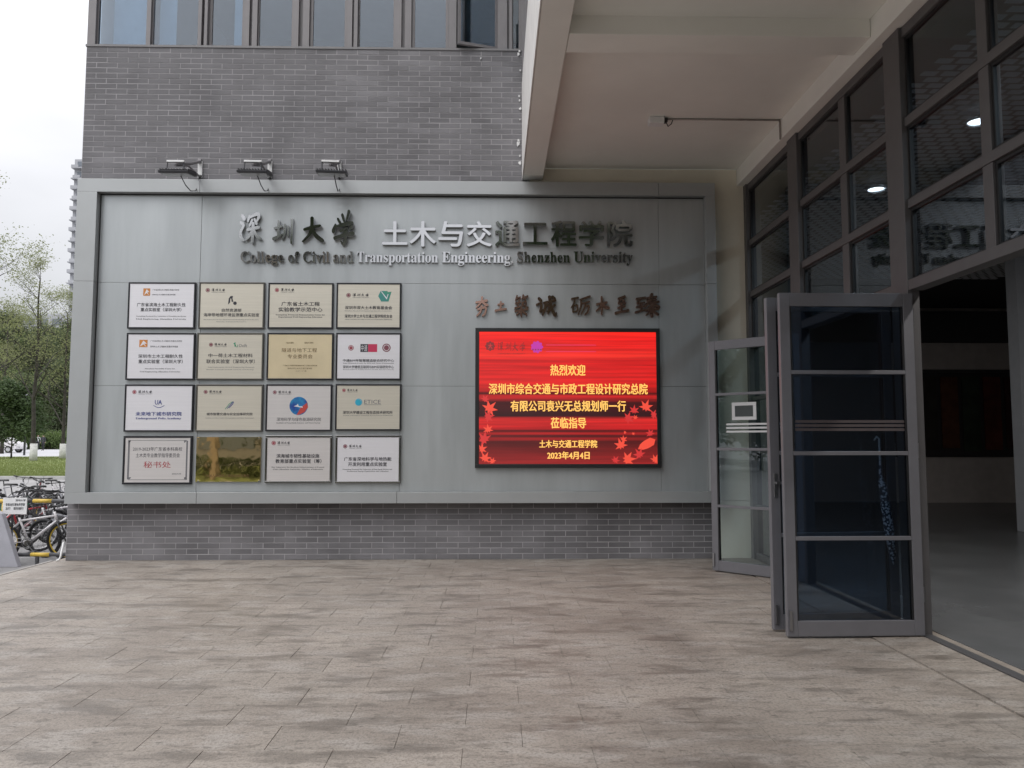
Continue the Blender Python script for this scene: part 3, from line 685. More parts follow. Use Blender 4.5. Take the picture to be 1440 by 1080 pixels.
def zr(sec, x0, y0, x1, y1):   # zoomed-crop coordinates -> photo pixels
    ox, oy = {0: (170, 390), 1: (370, 390), 2: (170, 535), 3: (370, 535)}[sec]
    return (ox + x0 / 7.2, oy + y0 / 7.2, ox + x1 / 7.2, oy + y1 / 7.2)
def emblem_row(root, sec, x0, y0, x1, y1, m=None, col_=M_maroon):
    """round university seal followed by its four written characters"""
    hgt = y1 - y0; r = zr(sec, x0, y0, x0 + hgt, y1)
    seal(root, r, col_)
    cw = (x1 - x0 - hgt * 1.35) / 4
    for i, k in enumerate(('shen', 'zhen', 'da', 'xue')):
        a = x0 + hgt * 1.35 + i * cw; brush_px(k, zr(sec, a + cw * .08, y0 + hgt * .08, a + cw * .85, y1 - hgt * .25), PY, M_paint, root, .0006, 1.0, 'lettering')
    text_px('SHENZHEN UNIVERSITY', INK['gr'], zr(sec, x0 + hgt * 1.4, y1 - hgt * .12, x1, y1 + hgt * .05), PY, root, 'lettering', .0006, 0, 1)
def seal(root, r, m):
    cx, cy = (r[0] + r[2]) / 2, (r[1] + r[3]) / 2; c = P(cx, cy, 1, PY); rad = (r[2] - r[0]) / 2 / 115
    b = MB().ring((c.x, PY - .0003, c.z), rad * .86, rad * .12, 'y', 18, 4); 
    b.v = [Vector((v.x, PY - .0004 + (v.y - PY) * .02, v.z)) for v in b.v]
    b.disc((c.x, PY - .0008, c.z), rad * .6, .0007, 'y', 14)
    under(b.build('emblem', m), root)
def rectp(root, rr, m, name='print', y=None, th=.0008):
    y = PY if y is None else y
    a = P(rr[0], rr[1], 1, y); b = P(rr[2], rr[3], 1, y); return under(MB().box(a.x, b.x, y - th, y, b.z, a.z).build(name, m), root)
def polyp(root, sec, pts, m, dy=0., name='print'):
    q = []
    for x, y in pts:
        r = zr(sec, x, y, x, y); c = P(r[0], r[1], 1, PY); q.append((c.x, c.z))
    return under(MB().prism(q, PY - .0008 - dy, PY - dy * .2).build(name, m), root)
def line(root, sec, t, x0, y0, x1, y1, ink='k', bold=.01, ser=False, res=2):
    text_px(serif(t) if ser else t, INK[ink], zr(sec, x0, y0, x1, y1), PY, root, 'lettering', .0006, bold, res)
def plaque(quad, plate, label, frame=True, fm=None, fw=2.1):
    (x0, y0, x1, y1) = quad; tl = P(x0, y0, 1, RY - .028); br = P(x1, y1, 1, RY - .028)
    root = empty('plaque', ((tl.x + br.x) / 2, RY, br.z), label, 'plaque', 'plaques fixed on the sign board in four rows')
    t = fw / 115 if frame else .004
    if frame:
        f = MB(); f.box(tl.x, br.x, RY - .034, RY - .002, tl.z - t, tl.z); f.box(tl.x, br.x, RY - .034, RY - .002, br.z, br.z + t)
        f.box(tl.x, tl.x + t, RY - .034, RY - .002, br.z + t + .0004, tl.z - t - .0004); f.box(br.x - t, br.x, RY - .034, RY - .002, br.z + t + .0004, tl.z - t - .0004)
        under(f.build('frame', fm or M_blackm, None, bevel=.003), root)
    under(MB().box(tl.x + t + .0005, br.x - t - .0005, RY - .0275, RY - .004, br.z + t + .0005, tl.z - t - .0005).build('plate', M_plates[plate], None), root)
    return root
M_chrome = mat('dark_chrome_frame', (.25, .25, .25), .12, metal=1.)
# row 1
p = plaque((181, 396.7, 273.5, 462.3), 'white', 'pale plaque with an orange mark, top left corner of the grid')
rectp(p, zr(0, 228, 112, 295, 186), M_or); polyp(p, 0, [(235, 180), (262, 120), (290, 150), (268, 150), (285, 182), (262, 158)], M_plates['white'], .0008)
line(p, 0, '广东省滨海土木工程耐久性', 163, 258, 655, 296); line(p, 0, '重点实验室（深圳大学）', 200, 308, 612, 346)
line(p, 0, '广东省滨海土木工程耐久性重点实验室', 320, 118, 590, 136, 'gr', 0, res=1); line(p, 0, '深圳市土木工程耐久性重点实验室', 318, 168, 552, 182, 'k', 0, res=1)
line(p, 0, 'Guangdong Provincial Key Laboratory of Durability for Marine', 155, 388, 660, 402, 'gr', 0, True, 1); line(p, 0, 'Civil Engineering, Shenzhen University', 155, 416, 660, 432, 'k', 0, True, 1)
p = plaque((280.4, 396.7, 371, 462.3), 'warm', 'champagne plaque with a small black feather figure and a dark ball', fm=mat('bronze_frame', (.10, .095, .085), .35, metal=.6))
emblem_row(p, 0, 858, 108, 1058, 152); polyp(p, 0, [(1085, 275), (1092, 215), (1110, 190), (1135, 188), (1130, 215), (1140, 250), (1120, 245), (1118, 215), (1108, 215), (1105, 255)], M_paint)
r = zr(0, 1155, 262, 1155, 262); c = P(r[0], r[1], 1, PY); under(MB().disc((c.x, PY - .0008, c.z), .0215, .0007, 'y', 16).build('print', M_paint), p)
line(p, 0, '自然资源部', 1022, 316, 1220, 350); line(p, 0, '海岸带地理环境监测重点实验室', 838, 362, 1400, 398)
line(p, 0, 'Key Laboratory for Geo-Environmental Monitoring of Great Bay Area', 838, 424, 1396, 434, 'gr', 0, True, 1); line(p, 0, 'Ministry of Natural Resources', 965, 446, 1270, 455, 'gr', 0, True, 1)
p = plaque((377.6, 397.6, 468, 462.3), 'warm', 'champagne plaque with two large title lines, third in the top row', fm=M_blackm)
emblem_row(p, 1, 118, 106, 318, 150, col_=M_red); line(p, 1, '广东省土木工程', 186, 248, 572, 290, bold=.02); line(p, 1, '实验教学示范中心', 158, 304, 600, 348, bold=.02)
line(p, 1, 'Guangdong Provincial Demonstration Center for', 128, 372, 626, 390, 'k', 0, True, 1); line(p, 1, 'Experimental Civil Engineering Education', 155, 394, 598, 412, 'k', 0, True, 1)
p = plaque((473.5, 397.6, 563.7, 462.3), 'warm', 'champagne plaque with a green hexagon emblem, at the right end of the top row')
emblem_row(p, 1, 842, 158, 1075, 204); polyp(p, 1, [(1165, 190), (1190, 138), (1260, 138), (1262, 150), (1300, 145), (1270, 245), (1195, 245)], mat('hexagon_green', (.06, .30, .20), .4, col2=(.05, .22, .25), scale=12))
polyp(p, 1, [(1192, 142), (1200, 142), (1250, 205), (1262, 170), (1270, 172), (1252, 225)], M_plates['white'], .0008)
line(p, 1, '深圳市深大土木教育基金会', 830, 290, 1306, 324, bold=.02); line(p, 1, 'Shenzhen Shenda Civil Engineering Education Foundation', 826, 336, 1300, 346, 'gr', 0, True, 1)
line(p, 1, '深圳大学土木与交通工程学院校友会', 826, 376, 1308, 410, bold=.02); line(p, 1, 'Alumni Association of College of Civil and Transportation Engineering', 826, 422, 1304, 432, 'k', 0, True, 1)
# row 2
p = plaque((178.5, 468, 272.7, 534.3), 'white', 'pale plaque with an orange mark, directly above the blue lettered plaque')
rectp(p, zr(0, 188, 632, 268, 706), M_or); polyp(p, 0, [(192, 700), (228, 640), (264, 672), (236, 672), (260, 704), (230, 680)], M_plates['white'], .0008)
line(p, 0, '深圳市土木工程耐久性', 176, 780, 626, 816); line(p, 0, '重点实验室（深圳大学）', 178, 832, 626, 872)
line(p, 0, '广东省滨海土木工程耐久性重点实验室', 300, 636, 618, 654, 'gr', 0, res=1); line(p, 0, '深圳市土木工程耐久性重点实验室', 296, 692, 578, 710, 'k', 0, res=1)
line(p, 0, 'Shenzhen Durability Center for', 242, 918, 548, 934, 'gr', 0, True, 1); line(p, 0, 'Civil Engineering (Shenzhen University)', 192, 948, 600, 966, 'gr', 0, True, 1)
p = plaque((277.6, 468, 369.5, 534.3), 'warm', 'champagne plaque with a round seal beside a small green logo', fm=MATS['bronze_frame'])
emblem_row(p, 0, 892, 662, 1075, 702); polyp(p, 0, [(1138, 672), (1160, 655), (1160, 700), (1150, 700), (1150, 680)], INK['g']); line(p, 0, 'U', 1160, 682, 1186, 706, 'g', .04); line(p, 0, 'Delft', 1200, 675, 1278, 706, 'gr', 0)
line(p, 0, '中一荷土木工程材料', 886, 772, 1334, 810); line(p, 0, '联合实验室（深圳大学）', 866, 830, 1356, 872)
line(p, 0, 'Joint Laboratory of Civil Engineering Materials', 880, 906, 1352, 916, 'gr', 0, True, 1); line(p, 0, 'Shenzhen University and Delft University of Technology', 866, 930, 1346, 940, 'gr', 0, True, 1)
p = plaque((376, 468, 468, 534.3), 'gold', 'satin gold plaque with faint engraved bronze characters, third in the second row')
line(p, 1, '中国土木工程学会', 236, 654, 310, 672, 'gold', 0, res=1); line(p, 1, '隧道及地下工程分会', 420, 654, 508, 672, 'gold', 0, res=1)
line(p, 1, '隧道与地下工程', 190, 716, 545, 758, 'gold', 0); line(p, 1, '专业委员会', 248, 780, 500, 822, 'gold', 0)
line(p, 1, '广东省土木建筑学会隧道与地下工程专业委员会', 200, 886, 548, 900, 'gold', 0, res=1); line(p, 1, '深圳大学土木与交通工程学院', 246, 914, 496, 930, 'gold', 0, res=1); line(p, 1, '二〇一八年', 330, 942, 440, 956, 'gold', 0, res=1)
p = plaque((472.8, 468, 563.7, 534.3), 'white', 'pale plaque with a black and crimson square logo between two round seals')
seal(p, zr(1, 862, 686, 918, 742), M_red); rectp(p, zr(1, 986, 676, 1062, 756), M_paint); rectp(p, zr(1, 1064, 676, 1154, 756), M_sq); seal(p, zr(1, 1206, 670, 1292, 756), M_maroon)
text_px('中通', M_plates['white'], zr(1, 992, 684, 1054, 748), PY - .0012, p, 'lettering', .0004, 0)
line(p, 1, '中通BIM年智慧建造联合研究中心', 808, 828, 1326, 856); line(p, 1, 'Joint Research Center for BIM and Smart Construction', 808, 864, 1324, 876, 'gr', 0, True, 1)
line(p, 1, '深圳大学建筑互联网与BIM实验研究中心', 808, 892, 1324, 922, bold=.005); line(p, 1, 'Research Center for Building Internet and BIM, Shenzhen University', 808, 930, 1324, 940, 'gr', 0, True, 1)
# row 3
p = plaque((176, 540.5, 270.7, 607), 'white', 'black framed plaque with dark blue lettering and a curved underline mark')
emblem_row(p, 2, 116, 96, 320, 138, col_=M_red); line(p, 2, 'UA', 345, 198, 415, 244, 'b', .02)
arc = [(330 + 110 * i / 10, 250 + 22 * math.sin(math.pi * i / 10)) for i in range(11)]; arc2 = [(x, y + 6) for x, y in reversed(arc)]; polyp(p, 2, arc + arc2, INK['b'])
line(p, 2, '未来地下城市研究院', 150, 318, 614, 358, 'b', .02); line(p, 2, 'Underground Polis Academy', 150, 374, 608, 398, 'b', .01, True)
p = plaque((276, 540.5, 368.6, 607), 'warm', 'champagne plaque with a thin slanting road sketch above one line of title', fm=MATS['bronze_frame'])
emblem_row(p, 2, 838, 96, 1025, 136); 
for dx in (0, 22, 40): polyp(p, 2, [(1052 + dx, 290 - dx * .3), (1058 + dx, 292 - dx * .3), (1100 + dx * .9, 240), (1132 + dx * .3, 216), (1128 + dx * .3, 212), (1095 + dx * .9, 236)], INK['b' if dx else 'g'])
line(p, 2, '城市智慧交通与安全运维研究院', 868, 326, 1332, 354); line(p, 2, 'Institute of Urban Smart Transportation and Safety Maintenance', 856, 376, 1350, 386, 'gr', 0, True, 1)
p = plaque((374.4, 540.3, 466, 606.3), 'silver', 'silver plaque with a large blue and red globe logo')
emblem_row(p, 3, 98, 100, 285, 140)
r = zr(3, 360, 258, 360, 258); c = P(r[0], r[1], 1, PY); under(MB().disc((c.x, PY - .0008, c.z), .110, .0007, 'y', 30).build('print', mat('globe_blue', (.02, .28, .50), .4, col2=(.01, .04, .25), scale=9)), p)
polyp(p, 3, [(338, 350), (380, 275), (445, 225), (455, 270), (420, 320), (370, 345)], mat('globe_red', (.45, .06, .05), .4), .0008); polyp(p, 3, [(310, 262), (345, 248), (350, 236), (362, 262), (398, 262), (402, 276), (372, 272), (340, 266)], M_plates['white'], .0016)
line(p, 3, '深地科学与绿色能源研究院', 138, 376, 585, 412, 'k', 0); line(p, 3, 'Institute of Deep Earth Sciences and Green Energy', 135, 424, 580, 438, 'k', 0, True, 1)
p = plaque((472, 540, 563.7, 605.5), 'warm', 'champagne plaque with a small cyan round logo beside tall thin capitals')
emblem_row(p, 3, 800, 82, 960, 118, col_=M_red); seal(p, zr(3, 930, 182, 1004, 258), M_cyan); r = zr(3, 965, 222, 965, 222); c = P(r[0], r[1], 1, PY); under(MB().disc((c.x, PY - .0016, c.z), .034, .0007, 'y', 18).build('print', M_teal), p)
line(p, 3, 'ETICE', 1024, 196, 1190, 236, 'gr', 0); polyp(p, 3, [(1022, 244), (1196, 244), (1196, 248), (1022, 248)], INK['gr'])
line(p, 3, '深圳大学建设工程生态技术研究所', 808, 308, 1310, 340, bold=.015); line(p, 3, 'Institute of Ecological Technology for Construction Engineering', 808, 350, 1310, 360, 'gr', 0, True, 1)
# row 4
p = plaque((174, 613, 268.6, 681), 'silver', 'black framed silver certificate plaque with three large red characters', fw=2.6)
for (a, b, c_, d) in ((75, 605, 668, 609), (75, 1003, 668, 1007), (75, 610, 79, 1002), (664, 610, 668, 1002)): rectp(p, zr(2, a, b, c_, d), INK['gr'])
for (a, b) in ((79, 609), (640, 609), (79, 980), (640, 980)): polyp(p, 2, [(a, b), (a + 24, b), (a + 20, b + 8), (a + 8, b + 20), (a, b + 22)], INK['gr'])
line(p, 2, '2019-2023年广东省本科高校', 122, 674, 622, 714, 'k', 0); line(p, 2, '土木类专业教学指导委员会', 150, 736, 596, 780, 'k', 0)
line(p, 2, '秘书处', 230, 820, 505, 886, 'r', 0); line(p, 2, '深圳大学', 515, 938, 610, 954, 'gr', 0)
p = plaque((276, 614, 366, 678), 'mirror', 'unframed mirror polished gold plaque reflecting greenery, in the bottom row', frame=False)
line(p, 2, '中国人民建筑工程协会指定单位', 860, 950, 1300, 980, 'gold', 0)
for (px, py) in ((173, 0),):
    for (u, v) in ((782, 588), (1398, 588), (782, 1018), (1398, 1018)):
        r = zr(2, u, v, u, v); c = P(r[0], r[1], 1, PY); under(MB().disc((c.x, PY - .004, c.z), .010, .004, 'y', 12, .012).build('screw', M_steel), p)
p = plaque((373.5, 612.5, 466, 679), 'silver', 'silver plaque in polished chrome frame, third in the bottom row', fm=M_chrome, fw=2.6)
emblem_row(p, 3, 85, 612, 275, 656, col_=M_red); line(p, 3, '滨海城市韧性基础设施', 136, 744, 568, 784, bold=.02); line(p, 3, '教育部重点实验室（筹）', 126, 796, 590, 838, bold=.02)
line(p, 3, 'Key Laboratory for Resilient Infrastructures of Coastal', 86, 872, 618, 886, 'k', 0, True, 1); line(p, 3, 'Cities (Shenzhen University), Ministry of Education', 100, 894, 606, 908, 'k', 0, True, 1)
p = plaque((472, 612, 563, 679.5), 'white', 'pale plaque in polished chrome frame at the bottom right corner of the grid', fm=M_chrome, fw=2.6)
emblem_row(p, 3, 810, 646, 1000, 688); line(p, 3, '广东省深地科学与地热能', 820, 776, 1298, 814, bold=.02); line(p, 3, '开发利用重点实验室', 862, 828, 1252, 868, bold=.02)
line(p, 3, 'Guangdong Provincial Key Laboratory of Deep Earth Sciences and', 806, 894, 1306, 908, 'k', 0, True, 1); line(p, 3, 'Geothermal Energy Exploitation and Utilization', 850, 914, 1270, 928, 'k', 0, True, 1)

# ================================================================== LED SCREEN
sc_ = empty('led_screen', (.6, RY, 1.3), 'lit red LED screen with yellow welcome message in a black frame', 'LED screen')
SY = RY - .05
tl = P(668.5, 461, 1, SY); br = P(930.5, 658, 1, SY); t = .047
f = MB(); f.box(tl.x, br.x, SY, RY - .002, tl.z - t, tl.z); f.box(tl.x, br.x, SY, RY - .002, br.z, br.z + t); f.box(tl.x, tl.x + t, SY, RY - .002, br.z + t + .0005, tl.z - t - .0005); f.box(br.x - t, br.x, SY, RY - .002, br.z + t + .0005, tl.z - t - .0005)
under(f.build('bezel', M_black, None, bevel=.003), sc_)
def led_mat():
    m = bpy.data.materials.new('led_image'); m.use_nodes = True; N = m.node_tree.nodes; L = m.node_tree.links; b = N['Principled BSDF']
    b.inputs['Base Color'].default_value = (.01, .01, .01, 1); b.inputs['Roughness'].default_value = .6
    g = N.new('ShaderNodeTexCoord'); s = N.new('ShaderNodeSeparateXYZ'); L.new(g.outputs['Generated'], s.inputs[0])
    r = N.new('ShaderNodeValToRGB'); cr = r.color_ramp; cr.interpolation = 'LINEAR'
    def srgb(c): return tuple(((v / 255) ** 2.2) for v in c)
    stops = [(0, (252, 40, 28)), (.05, (232, 28, 26)), (.13, (222, 34, 30)), (.19, (240, 50, 40)), (.21, (205, 28, 28)), (.40, (214, 34, 32)), (.455, (150, 20, 20)), (.47, (60, 10, 14)), (.49, (200, 34, 34)), (.535, (70, 14, 18)), (.64, (52, 14, 20)), (.665, (205, 38, 36)), (.73, (196, 30, 32)), (.752, (50, 10, 14)), (.77, (176, 30, 30)), (.79, (56, 14, 18)), (.81, (150, 28, 28)), (.83, (84, 18, 20)), (.93, (120, 26, 26)), (1, (150, 34, 34))]
    while len(cr.elements) > 1: cr.elements.remove(cr.elements[0])
    first = True
    for p_, c in stops:
        e = cr.elements[0] if first else cr.elements.new(p_)
        e.position = p_; e.color = (*srgb(c), 1); first = False
    inv = N.new('ShaderNodeMath'); inv.operation = 'SUBTRACT'; inv.inputs[0].default_value = 1; L.new(s.outputs[2], inv.inputs[1]); L.new(inv.outputs[0], r.inputs[0])
    mp = N.new('ShaderNodeMapping'); mp.inputs['Scale'].default_value = (.9, 1, 30); L.new(g.outputs['Generated'], mp.inputs[0])
    n = N.new('ShaderNodeTexNoise'); n.inputs['Scale'].default_value = 1.6; n.inputs['Detail'].default_value = 3; L.new(mp.outputs[0], n.inputs['Vector'])
    mr_ = N.new('ShaderNodeMapRange'); mr_.inputs[1].default_value = .35; mr_.inputs[2].default_value = .65; mr_.inputs[3].default_value = .62; mr_.inputs[4].default_value = 1.02; L.new(n.outputs[0], mr_.inputs[0])
    b.inputs['Emission Strength'].default_value = 1; L.new(r.outputs[0], b.inputs['Emission Color']); L.new(mr_.outputs[0], b.inputs['Emission Strength'])
    return m
under(box('display', led_mat(), tl.x + t + .001, br.x - t - .001, SY + .004, RY - .003, br.z + t + .001, tl.z - t - .001), sc_)
M_ly = mat('led_yellow', (.02, .02, .02), .6, emit=(1.0, .55, .12), strength=.95); M_lk = mat('led_dark_logo', (.02, .01, .01), .6, emit=(.16, .02, .02), strength=1.); M_lp = mat('led_purple', (.02, .01, .02), .6, emit=(.42, .03, .30), strength=1.)
M_lr = mat('led_leaf_red', (.02, .01, .01), .6, emit=(.80, .07, .04), strength=.9); M_lr2 = mat('led_leaf_deep', (.02, .01, .01), .6, emit=(.58, .03, .03), strength=.9)
def lz(x0, y0, x1, y1): return (650 + x0 / 3.7233, 390 + y0 / 3.7233, 650 + x1 / 3.7233, 390 + y1 / 3.7233)
TY = SY + .0035
for t_, r_, bo in (('热烈欢迎', (462, 458, 644, 514), .025), ('深圳市综合交通与市政工程设计研究总院', (140, 556, 970, 612), .025), ('有限公司袁兴无总规划师一行', (254, 646, 856, 702), .025), ('莅临指导', (464, 734, 648, 790), .025), ('土木与交通工程学院', (404, 852, 706, 892), .03), ('2023年4月4日', (446, 912, 666, 952), .035)):
    text_px(t_, M_ly, lz(*r_), TY, sc_, 'lettering', .0015, bo, 3)
for k, a in zip(('shen', 'zhen', 'da', 'xue'), (186, 226, 262, 300)): brush_px(k, lz(a, 338, a + 30, 386), TY, M_lk, sc_, .001, .9, 'lettering')
text_px('SHENZHEN UNIVERSITY', M_lk, lz(186, 396, 328, 403), TY, sc_, 'lettering', .001, 0, 1)
def led_disc(cx, cy, r, m, petals=0):
    a = lz(cx, cy, cx, cy); c = P(a[0], a[1], 1, TY); k = r / 3.7233 / 115; n = 36
    pts = [(c.x + k * (1 + (.12 * math.cos(petals * 2 * math.pi * i / n) if petals else 0)) * math.cos(2 * math.pi * i / n), c.z + k * (1 + (.12 * math.cos(petals * 2 * math.pi * i / n) if petals else 0)) * math.sin(2 * math.pi * i / n)) for i in range(n)]
    return under(MB().prism(pts, TY - .001, TY).build('emblem', m), sc_)
led_disc(146, 360, 24, M_lk, 8); led_disc(391, 365, 30, M_lp, 9)
a = lz(150, 343, 152, 345); text_px('大', M_lr2, lz(136, 346, 158, 374), TY - .0012, sc_, 'lettering', .0006, .03)
text_px('★★★★', M_lk, lz(364, 372, 418, 384), TY - .0012, sc_, 'lettering', .0006)
for y_ in (352, 386): rectp(sc_, lz(440, y_, 700, y_ + 5), mat('led_faint_bar', (.02, .01, .01), .6, emit=(.6, .03, .09), strength=1.), 'print', TY, .001)
def leaf(cx, cy, r, rot, m, kind=0):
    a = lz(cx, cy, cx, cy); c = P(a[0], a[1], 1, TY); k = r / 3.7233 / 115
    if kind == 0: prof = [1, .42, .9, .38, .8, .3, .45, .18, .45, .3, .8, .38, .9, .42]
    else: prof = [1, .75, .45, .38, .4, .55, .85, .55, .4, .38, .45, .75]
    pts = [(c.x + k * q * math.cos(rot + 2 * math.pi * i / len(prof)), c.z + k * q * math.sin(rot + 2 * math.pi * i / len(prof))) for i, q in enumerate(prof)]
    lo_x, hi_x = tl.x + t + .003, br.x - t - .003; lo_z = br.z + t + .003
    pts = [(min(max(x, lo_x), hi_x), max(z, lo_z)) for x, z in pts]
    under(MB().prism(pts, TY - .0008, TY + .0002).build('leaf_picture', m), sc_)
for args in ((960, 682, 46, 1.2, M_lr, 0), (866, 738, 40, .3, M_lr2, 0), (832, 882, 44, 1.9, M_lr, 0), (962, 876, 56, .5, M_lr, 1), (862, 954, 52, .1, M_lr, 0), (1010, 958, 36, 1.0, M_lr, 0), (908, 736, 18, 2, M_lr, 0),
             (140, 690, 52, .8, M_lr, 0), (118, 850, 50, 2.4, M_lr2, 0), (118, 950, 40, 1.1, M_lr, 0), (850, 812, 12, 0, M_lr, 0), (895, 820, 12, 1, M_lr, 0), (118, 640, 30, 1, M_lr2, 0), (132, 730, 40, .2, M_lr2, 0), (136, 800, 34, 1.7, M_lr, 0), (100, 900, 34, .4, M_lr, 0), (160, 965, 26, 2.2, M_lr, 0), (900, 700, 34, 1.5, M_lr2, 0), (930, 930, 40, 2.2, M_lr2, 0), (800, 960, 30, .9, M_lr2, 0), (1000, 720, 34, .2, M_lr2, 0), (985, 820, 30, 1.9, M_lr2, 0), (842, 850, 26, .6, M_lr, 0)): leaf(*args)

# ================================================================== FLOODLIGHTS
def flood():
    root = empty('floodlight', (0, 0, 0), '', 'floodlight', 'floodlights on arms above the sign board')
    M_arm = mat('galvanised_arm', (.26, .25, .26), .45, metal=.6, var=.1, scale=20); M_fl = mat('floodlight_housing', (.035, .035, .04), .4, metal=.4); M_lens = mat('floodlight_lens', (.30, .31, .33), .15)
    MB().box(-.028, .028, -.014, 0, -.21, .0).build('wall_plate', M_white, root, bevel=.003)
    MB().tube([(0, -.012, -.005), (-.0, -.30, -.14), (.0, -.66, -.265)], .019, 8).build('arm', M_arm, root)
    b = MB(); b.box(-.018, .018, -.04, .0, -.03, .02)
    b.tube([(0, -.01, -.20), (.01, -.40, -.20), (-.03, -.66, -.29)], .014, 8); b.tube([(.02, -.02, -.19), (.03, -.5, -.35)], .012, 8); b.build('brace', M_arm, root)
    MB().box(-.12, .08, -.69, -.65, -.262, -.238).build('cross_bar', M_white, root, bevel=.004)
    MB().tube([(-.115, -.67, -.26), (-.115, -.70, -.38)], .009, 6).build('yoke', M_fl, root); MB().tube([(.07, -.67, -.26), (.09, -.70, -.38)], .009, 6).build('yoke', M_fl, root)
    T = Matrix.Translation((.0, -.66, -.385)) @ Matrix.Rotation(R(9), 4, 'X')
    b = MB().box(-.17, .17, -.13, .13, -.014, .014, T)
    b.build('housing', M_fl, root, bevel=.004)
    b = MB()
    for i in range(11): b.box(-.16 + i * .032, -.152 + i * .032, -.11, .11, .0145, .034, T)
    b.build('cooling_fins', M_fl, root)
    MB().box(-.155, .155, -.115, .115, -.022, -.0145, T).build('lens', M_lens, root)
    pts = [(.02, -.62, -.40), (.03, -.5, -.47), (.03, -.35, -.49), (.03, -.2, -.44), (.02, -.08, -.30), (.01, -.02, -.20)]
    MB().tube(pts, .006, 6).build('cable', M_black, root, smooth=True)
    return root
fl0 = flood()
labs = ['black floodlight on a bracket arm, leftmost of the three above the sign board', 'black floodlight on a bracket arm, middle one above the sign board', 'black floodlight on a bracket arm with its pale lens seen most, nearest the porch beam']
for i, (px, py) in enumerate(((282, 227), (380, 227), (477, 227))):
    c = P(px, py, 1, -.008)
    if i == 0: o = fl0
    else:
        o = fl0.copy(); col.objects.link(o)
        for ch in fl0.children:
            k = ch.copy(); col.objects.link(k); k.parent = o
    o.location = c; o['label'] = labs[i]
    o.scale = (1, 1, 1); o.rotation_euler.z = R((0, 2, 5)[i])

# small white bent pipe at the corner of the building
pc = empty('drain_pipe', (-5.17, -.03, 0), 'short white bent pipe at the foot of the brick corner', 'pipe')
MB().tube([(-.02, -.05, .012), (.0, -.03, .02), (.012, -.02, .05), (.03, -.0, .22)], .012, 8).build('pipe', M_white, pc, smooth=True)

